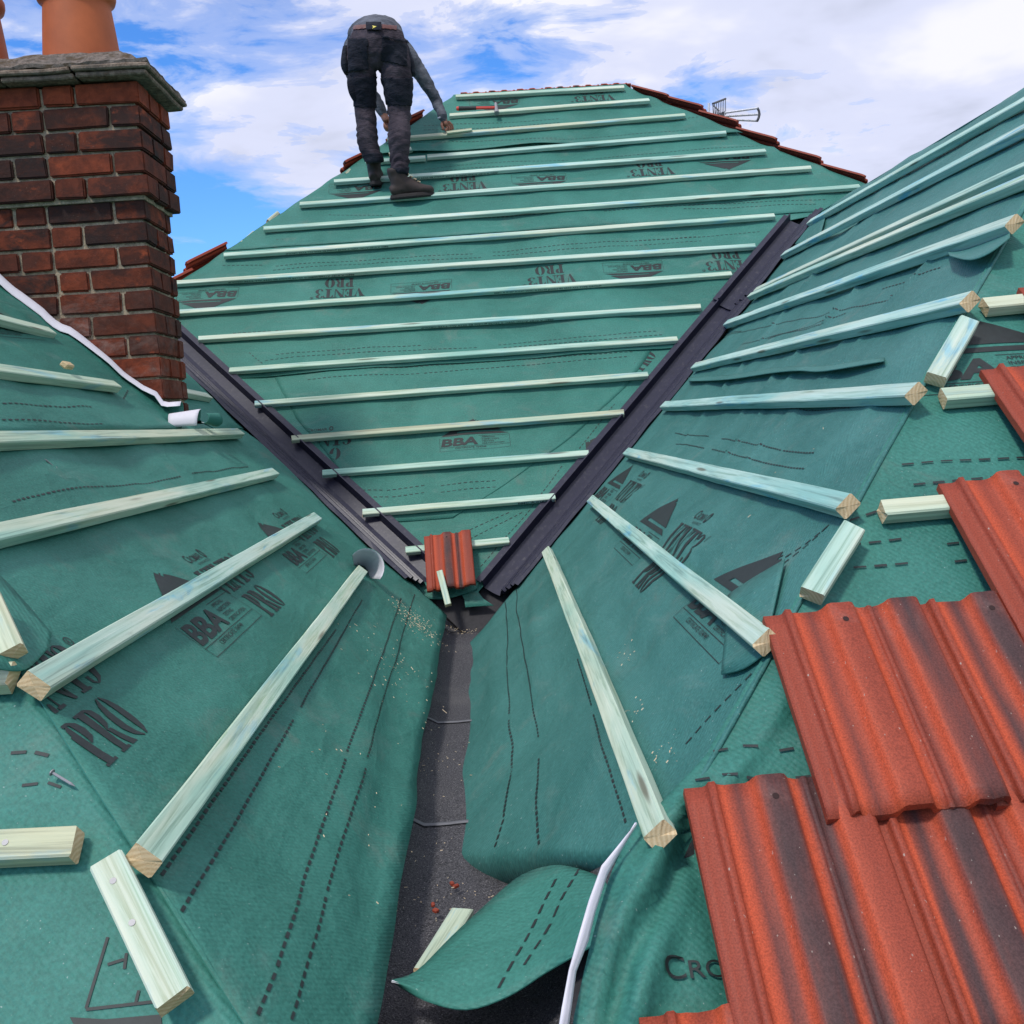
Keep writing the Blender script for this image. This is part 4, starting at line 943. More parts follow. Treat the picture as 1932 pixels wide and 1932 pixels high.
ST = {'a': [(P1_, .012, .5), (R2_, .020, 1.), (P2_+.006, .008, .62)], 'b': [(P1_+.003, .013, .8), (R1_, .020, 1.), (P2_, .012, .9)], 'c': [(P1_+.004, .012, .62), (R1_, .021, .95), (P2_+.004, .013, 1.)],
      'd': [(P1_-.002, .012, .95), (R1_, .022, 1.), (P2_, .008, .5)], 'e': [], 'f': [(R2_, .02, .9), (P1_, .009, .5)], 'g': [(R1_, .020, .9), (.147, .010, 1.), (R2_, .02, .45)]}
tcount = 0
def tile(M3, P, key, label, group, name='roof_tile', k=1.):
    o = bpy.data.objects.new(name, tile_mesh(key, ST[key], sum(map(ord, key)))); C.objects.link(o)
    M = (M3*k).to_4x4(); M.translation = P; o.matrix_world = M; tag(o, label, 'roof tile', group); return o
def tile_on(plane, u, vhead, key, label, group, hh=.030, ht=.054, yaw=0.):
    Y = (plane.v*TL + plane.n*(hh-ht)).normalized(); X = plane.u.copy(); Z = X.cross(Y)
    if yaw: 
        q = Matrix.Rotation(yaw, 3, Z); X = q @ X; Y = q @ Y
    P = plane.p(u, vhead, hh) - Y*TL
    return tile(Matrix((X, Y, Z)).transposed(), P, key, label, group)
GT = 'red tiles laid on the right hip end'
rowsT = [((1205,1920), ['e', 'c'], ['red tile corner at the very bottom edge, tucked under the lowest full row', 'red tile below the lowest full row, hidden under it']),
         ((1290,1488), ['c', 'd', 'b'], ['lowest full row: red tile with a free left edge and a dark purple band', 'lowest full row: second red tile from the free edge, with two dark bands', 'lowest full row: red tile at the right picture edge']),
         ((1440,1163), ['a', 'b', 'f'], ['second row: large red tile with its free left edge beside the sawn blue batten', 'second row: red tile next to the one with the free left edge, dark raised band', 'second row: red tile running out at the right edge']),
         ((1770,913), ['e', 'g'], ['third row: plain red tile overhanging the greenish batten stub', 'third row: red tile beyond the plain one']),
         ((1850,698), ['e', 'f'], ['fourth row: narrow sliver of plain red tile above the batten stub', 'fourth row: next tile outside the sliver']),
         ((1921,543), ['e'], ['topmost row: tip of a red tile at the right edge'])]
for (px, py), keys, labs in rowsT:
    u, v = PNR.uv(px, py, .030)
    for k, (kk, lb) in enumerate(zip(keys, labs)): tile_on(PNR, u+.2005*k, v, kk, lb, GT)
# the single tile at the foot of the far slope
u, v = PM.uv(800, 1019, .030); o = tile_on(PM, u, v+.054, 'g', 'single orange red tile lying at the foot of the far slope between the two valleys', None, hh=.052, ht=.062, yaw=.03); o.scale = (KM,)*3
# tiles of the side slopes showing along both hips, and of the slope behind the ridge
def hip_tile(M0, px, py, top, n, key, label, lead=0.):
    P = PM.hit(px, py); Yd = (top-M0).normalized(); X = Yd.cross(n).normalized(); Z = X.cross(Yd)
    q = Matrix.Rotation(-.12, 3, X); Y2 = q @ Yd; Z2 = q @ Z
    left = X.y < 0
    k_ = .78
    org = P - Y2*TL*k_ - (X*(TW*k_) if left else X*.0) + X*(-.004 if left else .004) + Z*.024
    return tile(Matrix((X, Y2, Z2)).transposed(), org, key, label, 'red tiles along the hips of the far roof', k=k_)
names_r = ['first red hip tile right of the ridge end', 'second red tile down the right hip', 'red hip tile just left of the aerial', 'red hip tile under the aerial\'s tip', 'fifth red tile down the right hip', 'small red hip tile just left of the right ridge', 'last red tile peeking over the right ridge batten']
for (px, py), lb, kk in zip([(1187,165),(1250,185),(1314,213),(1384,245),(1464,280),(1545,314),(1632,352)], names_r, 'efegefe'):
    hip_tile(HR[1], px, py, HR[0], PSR.n, kk, lb)
for (px, py), lb, kk in zip([(808,214),(722,281),(437,465),(372,515)], ['red hip tile on the left hip just behind the roofer\'s forearm', 'red hip tile behind the roofer\'s shin', 'long red hip tile against the sky right of the chimney', 'red hip tile touching the chimney silhouette'], 'efee'):
    hip_tile(HL[1], px, py, HL[0], PSL.n, kk, lb)
for k in range(6):
    P = Vector((.03+.2005*k, 7.528, 2.2695))*KM; Yd = Vector((0, -1, 1)).normalized(); X = Vector((-1, 0, 0)); Z = X.cross(Yd)
    tile(Matrix((X, Yd, Z)).transposed(), P + Vector((TW*KM, 0, 0)) - Yd*(TL*KM-.010) + Z*.013, 'efegfe'[k], ['red tile head behind the ridge batten, nearest the left hip', 'second red tile head along the ridge from the left', 'third red tile head along the ridge from the left', 'fourth red tile head along the ridge from the left', 'fifth red tile head along the ridge from the left', 'red tile head behind the ridge batten at its right end'][k], 'red tile heads behind the ridge batten', k=KM)
# batten ends sticking out over the left hip
for (a, b), lb in zip([((505,418),(524,402)), ((455,460),(478,440)), ((682,560-253),(694,296)), ((652,330),(660,322)), ((848,206),(858,196))], ['dark ended batten stub sticking over the left hip into the sky', 'sawn batten stub over the left hip next to the long red hip tile', 'batten stub on the left hip behind the roofer\'s left boot', 'small dark batten stub low on the left hip left of the boots', 'batten stub on the left hip beside the hammer']):
    P = PM.hit(*a)+Vector((-.01, .025, .010)); Q = PM.hit(*b)+Vector((-.01, .025, .010))
    batten(PSL, P, Q, lb, px=False, w=.028, t=.02, lift=.0, raw=.7, blue=0., name='batten_stub', group='batten stubs over the left hip')

# ------------------------------------------------------------------ chimney
chx, chy, CW, CD = -1.022, 3.4, 1.55, .285
ch = empty('chimney', (-1.6, 3.56, -.2)); tag(ch, 'old red brick chimney stack with two terracotta pots and mossy cap', 'chimney')
rs = random.Random(3)
bm = bmesh.new(); tint = bm.loops.layers.float_color.new('tint') if hasattr(bm.loops.layers, 'float_color') else bm.loops.layers.color.new('tint')
ztopc = 1.128; CH = .0718; ncourse = 24
def brick(x0, x1, y0, y1, z0, z1, zi):
    before = set(bm.faces)
    vs2 = box(bm, ((x0+x1)/2, (y0+y1)/2, (z0+z1)/2), x1-x0, y1-y0, z1-z0)
    newf = [f for f in bm.faces if f not in before]
    for v in vs2: v.co += Vector((rs.uniform(-.0025, .0025), rs.uniform(-.0025, .0025), rs.uniform(-.0022, .0022)))
    r = bmesh.ops.bevel(bm, geom=list({e for f in newf for e in f.edges}), offset=rs.uniform(.003, .006), segments=2, affect='EDGES', clamp_overlap=True)
    red = rs.random(); top = zi == 0
    low = sstep(.62, .15, (z0+z1)/2); left = sstep(-1.0, -1.35, (x0+x1)/2)
    col = (min(1, max(0, (.85 if top else .12+.55*red**1.6+.2*low))), (.25 if top else max(.15, rs.uniform(.35, .95)-.35*low)), min(1, low*(.25+.75*left)*rs.uniform(.3, 1.15)), 1)
    for f in bm.faces:
        if f in before: continue
        for l in f.loops: l[tint] = col
J = .0095
for c in range(ncourse):
    z1 = ztopc-c*CH; z0 = z1-CH+J
    o_ = .022 if c < 5 else 0.; o_ += .006 if c == 4 else 0.
    xr = chx+o_; yf = chy-o_; yb = chy+CD+o_; xl = chx-CW
    x = xr; odd = c % 2; seq = [.100, .205] if odd else [.205, .100]; k = 0; first = True
    while x > xl:
        wd = seq[k % 2]*rs.uniform(.965, 1.03); k += 1
        xb = max(xl, x-wd+J/2)
        dep = (.215 if (first and odd) else .1025)
        brick(xb, x, yf, yf+dep, z0, z1, c); 
        if first: fy = yf+dep+J
        first = False; x = xb-J
    y = fy; k = 0
    while y < yb-.03:
        ln = (.105 if (k % 2 == 0) == (not odd) else .215)*rs.uniform(.97, 1.03); ye = min(yb, y+ln)
        brick(xr-.1025, xr, y, ye, z0, z1, c); y = ye+J; k += 1
obj('brick_stack', bm, M_BRICK, ch)
bm = bmesh.new()
for z0, z1, o_ in ((ztopc-5*CH-.002, ztopc-.004, .0165), (ztopc-ncourse*CH, ztopc-5*CH-.002, 0)):
    box(bm, (chx-CW/2+o_/2-.004, chy+CD/2, (z0+z1)/2), CW+o_-.018, CD+2*o_-.018, z1-z0)
bmesh.ops.subdivide_edges(bm, edges=bm.edges, cuts=24, use_grid_fill=True)
for v in bm.verts: v.co += Vector((.004*nz(v.co.y*18, v.co.z*18), .004*nz(v.co.x*18, v.co.z*18, 5), 0))
obj('mortar_joints', bm, M_MORTAR, ch)
bm = bmesh.new(); zt = ztopc+.006
for k, (ov, t, zz_) in enumerate(((.066, .016, zt), (.078, .015, zt+.018))):
    x = chx+ov
    while x > chx-CW-.05:
        wd = .235*rs.uniform(.94, 1.05)
        box(bm, (x-wd/2, chy+CD/2, zz_+t/2+rs.uniform(-.002, .002)), wd-.006, CD+2*ov+rs.uniform(-.008, .006), t, bev=.004); x -= wd
bmesh.ops.subdivide_edges(bm, edges=[e for e in bm.edges if e.calc_length() > .1], cuts=6, use_grid_fill=True)
for v in bm.verts: v.co += Vector((.004*nz(v.co.y*12, v.co.z*30), .004*nz(v.co.x*14, v.co.z*30, 5), .003*nz(v.co.x*9, v.co.y*9, 8)))
obj('creasing_tiles', bm, M_SLAB, ch)
bm = bmesh.new(); rows = []; zf = zt+.035; nx, ny = 70, 26; ov = .072
for i in range(ny+1):
    r = []
    for j in range(nx+1):
        x = chx-CW+(CW+ov)*j/nx; y = chy-ov+(CD+2*ov)*i/ny
        e = min(x-0 - (-99), (chx+ov)-x, y-(chy-ov), (chy+CD+ov)-y); h = .072*sstep(0, .13, e)+.008+.010*nz(x*11, y*11)+.006*nz(x*32, y*32, 4)
        r.append(Vector((x+.004*nz(y*20, 3), y+.005*nz(x*20, 7), zf+max(.002, h))))
    rows.append(r)
grid_sheet(bm, rows, thick=.012, under=0); obj('mortar_cap', bm, M_FLAUNCH, ch)
def pot(cx0, cy0, zb):
    prof = [(.150,0), (.146,.06), (.138,.13), (.131,.185), (.128,.205), (.134,.212), (.146,.220), (.151,.232), (.151,.246), (.144,.256), (.138,.262), (.150,.275), (.156,.30), (.156,.33), (.150,.342), (.128,.342), (.120,.32), (.118,.10)]
    prof = [(r_*.82, z*1.05) for r_, z in prof]; bm = bmesh.new(); n = 56; rg = []
    for r_, z in prof: rg.append([bm.verts.new((cx0+r_*(1+.006*nz(math.cos(2*PI*k/n)*2, z*6))*math.cos(2*PI*k/n), cy0+r_*math.sin(2*PI*k/n), zb+z)) for k in range(n)])
    for a, b in zip(rg, rg[1:]):
        for k in range(n): bm.faces.new((a[k], a[(k+1) % n], b[(k+1) % n], b[k]))
    bm.faces.new(rg[-1])
    return obj('chimney_pot', bm, M_POT, ch, smooth=True)
pA = at_y(150, 60, chy+CD/2)
pot(pA.x, chy+CD/2, zf+.040); pot(pA.x-.365, chy+CD/2, zf+.038)

# ------------------------------------------------------------------ television aerial behind the right hip
ae = empty('tv_aerial', tuple(at_y(1340, 225, 7.6))); tag(ae, 'silver television aerial with grid reflector and three booms behind the right hip', 'aerial')
def zp(zx, zy, y=7.6): return at_y((1380+zx/9.66)*.9434, (180+zy/9.66)*.9434, y)
bm = bmesh.new(); tube(bm, zp(360, 255, 7.66), zp(362, 1500, 7.66), .009, 10); obj('mast', bm, M_ALU, ae)
bm = bmesh.new()
for a, b, y_ in (((670,440),(1300,352),7.55), ((660,510),(1310,472),7.6), ((665,570),(1300,596),7.65)):
    A, B = zp(*a, y_), zp(*b, y_); tube(bm, A, B, .0075, 8)
    for k in range(5):
        P = A.lerp(B, .16+.19*k); tube(bm, P+Vector((0, -.05, -.012)), P+Vector((0, .05, .012)), .0030, 5)
obj('boom', bm, M_ALU, ae)
bm = bmesh.new(); pts = [(1300,345),(1330,400),(1342,470),(1325,540),(1295,605)]
for a, b in zip(pts, pts[1:]): tube(bm, zp(*a), zp(*b), .009, 8)
obj('end_bracket', bm, M_DKMETAL, ae)
bm = bmesh.new(); tube(bm, zp(640, 425), zp(655, 580), .009, 8); tube(bm, zp(590, 490), zp(655, 510), .012, 8); tube(bm, zp(370, 495, 7.66), zp(600, 520), .007, 8); obj('mounting_bracket', bm, M_DKMETAL, ae)
bm = bmesh.new()
tube(bm, zp(440, 265, 7.5), zp(685, 170, 7.7), .0075, 8); tube(bm, zp(440, 290, 7.5), zp(560, 400, 7.45), .005, 8); tube(bm, zp(450, 500, 7.5), zp(685, 420, 7.7), .005, 8)
for k in range(8):
    t = k/7; A = zp(440, 265, 7.5).lerp(zp(685, 170, 7.7), t); B = zp(450, 500, 7.5).lerp(zp(690, 660 if k > 4 else 600, 7.7), t); tube(bm, A, B, .0026, 5)
for k in range(4):
    t = k/3; tube(bm, zp(440, 290, 7.5).lerp(zp(560, 400, 7.45), t), zp(470, 530, 7.5).lerp(zp(590, 600, 7.45), t), .0022, 5)
obj('reflector', bm, M_DKMETAL, ae)

# ------------------------------------------------------------------ hammer on the far slope
A = PM.hit(861, 205, .040); B = PM.hit(936, 203, .040); dd = (B-A).normalized(); L = (B-A).length
hm = empty('hammer', tuple(A)); tag(hm, 'red and black handled hammer resting on the batten near the ridge', 'hammer')
bm = bmesh.new(); tube(bm, A, A+dd*L*.06, .010, 10, .013); tube(bm, A+dd*L*.06, A+dd*L*.50, .013, 10, .010, mi=1); tube(bm, A+dd*L*.50, A+dd*L*.97, .0085, 10, .007); obj('handle', bm, [M_HRED, M_HBLK], hm)
bm = bmesh.new(); tube(bm, B-PM.v*.055, B+PM.v*.045, .011, 10, .008); tube(bm, B-PM.v*.062, B-PM.v*.045, .014, 12); obj('head', bm, M_STEEL, hm)

# ------------------------------------------------------------------ loose nails, sawdust
def nail(A, B, label):
    bm = bmesh.new(); A, B = Vector(A), Vector(B); d = (B-A).normalized(); tube(bm, A, B, .0018, 8); tube(bm, B, B+d*.006, .0018, 8, .0002); tube(bm, A-d*.0012, A, .0042, 12)
    o = obj('loose_nail', bm, M_STEEL, origin=A.copy()); tag(o, label, 'nail')
nail(PNL.hit(99, 1458, .012), PNL.hit(134, 1479, .008), 'loose galvanised nail lying on the left hip membrane above the wide batten stub')
nail(PLt.hit(104, 883, .006), PLt.hit(88, 869, .012), 'loose nail under the nearly level left slope batten')
rs = random.Random(12)
def dust(name, spots, label, plane, hf):
    bm = bmesh.new()
    for px, py, n, sp in spots:
        u, v = plane.uv(px, py)
        for _ in range(n):
            uu = u+rs.gauss(0, sp); vv = v+rs.gauss(0, sp*.7); a = rs.uniform(0, PI); l = rs.uniform(.0015, .0055)*(2.6 if rs.random() < .05 else 1); w_ = rs.uniform(.0006, .0014)
            c = plane.p(uu, vv, hf(uu, vv)+.003+rs.uniform(0, .003)); d = plane.u*math.cos(a)+plane.v*math.sin(a); e = plane.n.cross(d)
            vs2 = [bm.verts.new(c+d*sx*l/2+e*sy*w_/2+plane.n*(.0012*sz)) for sx, sy, sz in ((-1,-1,0), (1,-1,0), (1,1,0), (-1,1,0), (-1,0,1), (1,0,1))]
            for q in ((0,1,5,4), (3,4,5,2), (0,4,3), (1,2,5)): bm.faces.new([vs2[i] for i in q])
    o = obj(name, bm, M_SAWDUST); tag(o, label, 'sawdust', kind='stuff')
dust('sawdust', [(775,1165,170,.06), (800,1190,110,.06), (770,1300,40,.12), (700,1500,25,.15), (740,1250,40,.1)], 'pale sawdust and chips on the left membrane beside the gutter head', PLt, HLt)
dust('sawdust', [(870,1150,330,.022), (855,1140,160,.02), (870,1200,50,.05), (860,1190,40,.05), (830,1450,60,.10), (800,1700,60,.10)], 'pale sawdust heap on the felt at the gutter head below the tile', PFl, lambda u, v: .010)
dust('sawdust', [(1245,1430,14,.03), (1215,1330,12,.03), (1180,1230,10,.03), (1500,880,5,.08)], 'pale sawdust along the lowest right slope batten', PRt, HRt)
bm = bmesh.new()
for px, py in ((853,1667),(817,1707),(860,1672),(822,1718)):
    c = PFl.hit(px, py, .014); box(bm, c, rs.uniform(.006, .014), rs.uniform(.005, .008), .006, Matrix.Rotation(rs.uniform(0, 3), 3, 'Z'), bev=.0015)
o = obj('tile_crumbs', bm, M_TILE); tag(o, 'few red tile crumbs on the felt beside the batten offcut', 'crumbs', kind='stuff')

# ------------------------------------------------------------------ the roofer, bent over on the far slope, seen from behind
def Z(zx, zy, y): return at_y(622.6+zx*.2051, zy*.2051, y)
fR = PM0.hit(640*.2051+622.6, 1845*.2051, .033); fL = PM0.hit(405*.2051+622.6, 1708*.2051, .033)
person = empty('person', tuple((fR+fL)/2)); tag(person, 'roofer in grey work trousers and grey jersey bending over on the battens, seen from behind', 'person')
YP = 6.60
def loftrings(bm, ring_list, n=20, caps=True):
    """ring_list: (centre, rx, ry, xaxis) ; rings perpendicular to the path"""
    P = [Vector(r[0]) for r in ring_list]; rg = []
    for i, (c, rx, ry, *ax) in enumerate(ring_list):
        t = (P[min(i+1, len(P)-1)]-P[max(i-1, 0)]).normalized(); X = Vector(ax[0]) if ax else Vector((1, 0, 0))
        X = (X-t*X.dot(t)).normalized(); Yv = t.cross(X)
        rg.append([bm.verts.new(Vector(c)+X*math.cos(2*PI*k/n)*rx+Yv*math.sin(2*PI*k/n)*ry) for k in range(n)])
    for a, b in zip(rg, rg[1:]):
        for k in range(n): bm.faces.new((a[k], a[(k+1) % n], b[(k+1) % n], b[k]))
    if caps: bm.faces.new(rg[0][::-1]); bm.faces.new(rg[-1])
def smooth_path(rings, sub=4):
    out_ = []
    for i in range(len(rings)-1):
        p = [rings[max(i-1, 0)], rings[i], rings[i+1], rings[min(i+2, len(rings)-1)]]
        for s in range(sub):
            f = s/sub; cr = lambda a, b, c, d: .5*((2*b)+(c-a)*f+(2*a-5*b+4*c-d)*f*f+(3*b-a-3*c+d)*f**3)
            out_.append((Vector([cr(*(Vector(q[0])[k] for q in p)) for k in range(3)]), cr(*(q[1] for q in p)), cr(*(q[2] for q in p)), *rings[i][3:]))
    out_.append(rings[-1]); return out_
regions = []                             # (point, radius, material index)
bmB = bmesh.new()
def part(rings, mi, sub=4):
    rr = smooth_path(rings, sub); loftrings(bmB, rr)
    for c, rx, ry, *_ in rr: regions.append((Vector(c), (rx+ry)/2, mi))
# legs
part([(Z(300, 440, YP), .098, .118), (Z(288, 560, YP), .098, .112), (Z(296, 700, YP+.01), .086, .098), (Z(310, 850, YP+.03), .075, .084), (Z(322, 985, YP+.055), .066, .072), (Z(332, 1090, YP+.055), .065, .066), (Z(342, 1230, fL.y-.06), .069, .070), (Z(355, 1340, fL.y-.05), .064, .066), (Z(395, 1440, fL.y-.045), .056, .058), (Z(408, 1500, fL.y-.04), .052, .056)], 0)
part([(Z(565, 440, YP), .104, .118), (Z(588, 560, YP), .103, .112), (Z(612, 700, YP), .097, .102), (Z(630, 850, YP+.01), .086, .088), (Z(640, 1000, YP+.035), .073, .076), (Z(640, 1100, YP+.03), .070, .070), (Z(638, 1250, fR.y-.02), .070, .072), (Z(640, 1400, fR.y), .066, .068), (Z(640, 1520, fR.y), .057, .059), (Z(640, 1600, fR.y), .054, .056)], 0)
# seat and waist, then the back bending away from the viewer
part([(Z(430, 640, YP+.01), .10, .07), (Z(432, 540, YP-.005), .168, .118), (Z(434, 440, YP-.012), .184, .142), (Z(434, 375, YP+.01), .172, .130), (Z(432, 325, YP+.05), .158, .112)], 0)
part([(Z(432, 365, YP+.02), .152, .105), (Z(432, 335, YP+.08), .155, .104), (Z(428, 312, YP+.18), .158, .104), (Z(424, 315, YP+.28), .166, .110), (Z(420, 320, YP+.38), .182, .122), (Z(425, 390, YP+.50), .186, .118), (Z(435, 450, YP+.58), .150, .095), (Z(440, 500, YP+.63), .070, .07)], 1)
# loose shirt hem over the waist
# head and neck (hidden behind the seat from here)
part([(Z(440, 480, YP+.60), .058, .06), (Z(445, 550, YP+.68), .056, .058)], 2)
part([(Z(445, 540, YP+.66), .05, .06), (Z(447, 500, YP+.71), .066, .085), (Z(450, 528, YP+.74), .070, .092), (Z(452, 552, YP+.745), .062, .08), (Z(452, 570, YP+.735), .04, .045)], 2)
# arms
hand = PM0.hit(622.6+1075*.2051, 1200*.2051, .045)
part([(Z(600, 420, YP+.50), .075, .075), (Z(680, 470, YP+.52), .066, .070), (Z(770, 590, YP+.53), .056, .062), (Z(860, 720, YP+.53), .048, .052), (Z(920, 820, YP+.54), .043, .046), (Z(985, 950, YP+.56), .037, .040), (Z(1030, 1050, hand.y-.02), .031, .034), (Z(1037, 1078, hand.y-.01), .030, .032)], 1)
part([(Z(270, 400, YP+.48), .075, .075), (Z(215, 450, YP+.44), .066, .070), (Z(196, 560, YP+.40), .058, .064), (Z(215, 680, YP+.38), .053, .056), (Z(290, 780, YP+.38), .047, .050), (Z(390, 880, YP+.38), .043, .046), (Z(450, 970, YP+.38), .037, .040), (Z(490, 1040, YP+.38), .032, .034)], 1)
def arm_end(): pass
part([(Z(1030, 1050, hand.y-.02), .024, .028), (Z(1045, 1100, hand.y), .024, .032), (Z(1062, 1140, hand.y), .019, .040), (Z(1072, 1165, hand.y), .014, .038)], 2, 3)
part([(Z(488, 1035, YP+.38), .026, .03), (Z(508, 1085, YP+.38), .026, .036), (Z(522, 1125, YP+.38), .020, .040)], 2, 3)
me = bpy.data.meshes.new('b0'); bmB.normal_update(); bmesh.ops.recalc_face_normals(bmB, faces=bmB.faces); bmB.to_mesh(me); bmB.free()
tmp = bpy.data.objects.new('b0', me); C.objects.link(tmp)
rm = tmp.modifiers.new('r', 'REMESH'); rm.mode = 'VOXEL'; rm.voxel_size = .0085; rm.use_smooth_shade = True
sm = tmp.modifiers.new('s', 'SMOOTH'); sm.factor = .5; sm.iterations = 5
dg = bpy.context.evaluated_depsgraph_get(); dg.update()
body_me = bpy.data.meshes.new_from_object(tmp.evaluated_get(dg)); bpy.data.objects.remove(tmp)
bm = bmesh.new(); bm.from_mesh(body_me); bm.normal_update()
# cloth folds
for v in bm.verts:
    p = v.co; best = min(((p-c).length-r, mi) for c, r, mi in regions)[1]
    k = {0: .0075, 1: .007, 2: 0.}[best]
    if k:
        f1 = nz(p.x*7+4*nz(p.x*4, p.z*4, 2), p.y*7, p.z*26+3*nz(p.x*9, p.z*5, 8)); f2 = nz(p.x*30, p.y*30, p.z*44)
        knee = math.exp(-((p.z-Z(320, 1050, YP).z)/.10)**2)+math.exp(-((p.z-Z(640, 1480, YP).z)/.07)**2)+.6*math.exp(-((p.z-Z(400, 640, YP).z)/.05)**2)
        v.co += v.normal*(k*f1*(.7+1.3*knee)+.0022*f2)
for f in bm.faces:
    c = f.calc_center_median(); f.material_index = min(((c-q).length-r, mi) for q, r, mi in regions)[1]; f.smooth = True
def zoomxy(p):
    c = BAS.transposed() @ p; return ((CPX+FPX*c.x/-c.z)-622.6)/.2051, (CPX-FPX*c.y/-c.z)/.2051
for f in bm.faces:
    c = f.calc_center_median(); zx, zy = zoomxy(c)
    if f.material_index == 0 and zy < 236+.0009*(zx-430)**2 and zy < 420: f.material_index = 1
# crotch and seat stay trousers above the legs, jersey begins at the belt
belt_z = Z(400, 262, YP).z
full = bm.copy()
ob = obj('body', bm, [M_TROUSER, M_SHIRT, M_SKIN], person); tag(ob)
def zoomxy(p):
    c = BAS.transposed() @ p; return ((CPX+FPX*c.x/-c.z)-622.6)/.2051, (CPX-FPX*c.y/-c.z)/.2051
for f in full.faces: f.tag = False
def patch(name, test, off, m, mi_ok=None):
    b = bmesh.new(); mp = {}
    for f in full.faces:
        c = f.calc_center_median(); zx, zy = zoomxy(c)
        if f.normal.y > .35 or (mi_ok is not None and f.material_index not in mi_ok) or not test(zx, zy, c): continue
        q = []
        for v in f.verts:
            if v.index not in mp: mp[v.index] = b.verts.new(v.co+v.normal*off)
            q.append(mp[v.index])
        b.faces.new(q)
    if not b.faces: b.free(); return None
    bmesh.ops.smooth_vert(b, verts=[v for v in b.verts if v.is_boundary], factor=.5, use_axis_x=True, use_axis_y=True, use_axis_z=True)
    bmesh.ops.smooth_vert(b, verts=[v for v in b.verts if v.is_boundary], factor=.5, use_axis_x=True, use_axis_y=True, use_axis_z=True)
    r = bmesh.ops.extrude_face_region(b, geom=b.faces[:]); 
    for v in [g for g in r['geom'] if isinstance(g, bmesh.types.BMVert)]: v.co -= Vector((0, -.004, 0))
    bmesh.ops.recalc_face_normals(b, faces=b.faces)
    return obj(name, b, m, person, smooth=True)
full.faces.ensure_lookup_table()
patch('back_pocket', lambda x, y, c: 172 < x < 352 and 352+.02*(352-x) < y < 655-.12*(x-260) and c.y < YP+.06, .007, M_BLACK, (0, 1))
patch('back_pocket', lambda x, y, c: 470 < x < 704 and 338+.26*(x-470) < y < 560+.30*(x-470)*.8 and c.y < YP+.06, .007, M_BLACK, (0, 1))
patch('pocket_flap', lambda x, y, c: 466 < x < 712 and 330+.22*(x-470) < y < 352+.22*(x-470) and c.y < YP+.06, .016, M_BLACK, (0, 1))
patch('knee_panel', lambda x, y, c: 150 < x < 432 and 700+.10*(432-x)*.4 < y < 985+.10*(x-290) and c.y < YP+.15, .0055, M_BLACK, (0,))
patch('knee_panel', lambda x, y, c: 470 < x < 775 and 712 < y < 968+.05*(x-600) and c.y < YP+.15, .0055, M_BLACK, (0,))
patch('belt', lambda x, y, c: 215 < x < 615 and 226+.0006*(x-410)**2*.6 < y < 268+.0006*(x-410)**2*.6 and c.y < YP+.14, .005, M_BELT)
patch('waist_label', lambda x, y, c: 336 < x < 478 and 222 < y < 292 and c.y < YP+.14, .016, M_BLACK)
patch('trouser_cuff', lambda x, y, c: 300 < x < 520 and 1405+.12*(420-x)*.5 < y < 1490, .006, M_BLACK, (0,))
patch('trouser_cuff', lambda x, y, c: 535 < x < 745 and 1540-.12*(x-640) < y < 1625-.12*(x-640), .006, M_BLACK, (0,))
full.free()
# badge on the waist label
P = Z(408, 251, YP-.20)
hitp = None
dgp = bpy.context.evaluated_depsgraph_get(); dgp.update()
org = Vector((0, 0, 0)); dr = Z(408, 251, 6).normalized()
ok, loc, nrm, *_ = SC.ray_cast(dgp, org, dr)
if ok:
    bm = bmesh.new(); X = Vector((1, 0, 0)); n_ = nrm; Yv = n_.cross(X).normalized(); X = Yv.cross(n_)
    s = 1 if Yv.z > 0 else -1; Yv *= s
    for tri in (((-.013,-.011), (.014,.001), (-.004,.002)), ((-.013,.015), (.014,.001), (-.006,.001))):
        vs2 = [bm.verts.new(loc+n_*.0035+X*a+Yv*b) for a, b in tri]; bm.faces.new(vs2)
    r = bmesh.ops.extrude_face_region(bm, geom=bm.faces[:])
    for v in [g for g in r['geom'] if isinstance(g, bmesh.types.BMVert)]: v.co -= n_*.004
    bmesh.ops.recalc_face_normals(bm, faces=bm.faces); obj('badge', bm, M_YELLOW, person)
# hair
bm = bmesh.new(); loftrings(bm, [(Z(447, 505, YP+.73), .068, .085), (Z(450, 532, YP+.76), .074, .10), (Z(452, 560, YP+.765), .068, .088), (Z(452, 582, YP+.755), .042, .05)]); obj('hair', bm, M_HAIR, person, smooth=True)
# hands: fingers with bends
def finger(bm, pts, r0, r1): 
    rr = [(p, r0+(r1-r0)*i/(len(pts)-1), r0+(r1-r0)*i/(len(pts)-1)) for i, p in enumerate(pts)]; loftrings(bm, smooth_path(rr, 3), n=10)
bm = bmesh.new(); hy = hand.y
for k, (zx0, zy0, zx1, zy1, zx2, zy2) in enumerate(((1052,1140, 1075,1175, 1062,1208), (1068,1138, 1095,1172, 1090,1206), (1080,1132, 1110,1165, 1112,1200), (1090,1122, 1122,1155, 1130,1192))):
    finger(bm, [Z(zx0, zy0, hy-.004*k), Z(zx1, zy1, hy-.012+.01*k), Z(zx2, zy2, hy+.012*k-.01)], .0098, .0075)
finger(bm, [Z(1040, 1110, hy-.01), Z(1030, 1150, hy-.02), Z(1046, 1195, hy-.02)], .0105, .0085)
obj('right_hand', bm, M_SKIN, person, smooth=True).name = 'hand'
bm = bmesh.new(); hy = YP+.38
for k, (a, b, c_) in enumerate((((506,1120),(502,1165),(520,1200)), ((516,1125),(514,1172),(530,1206)), ((526,1128),(526,1172),(540,1204)), ((534,1122),(538,1162),(550,1190)))):
    finger(bm, [Z(*a, hy+.004*k), Z(*b, hy-.01), Z(*c_, hy+.01)], .0098, .0072)
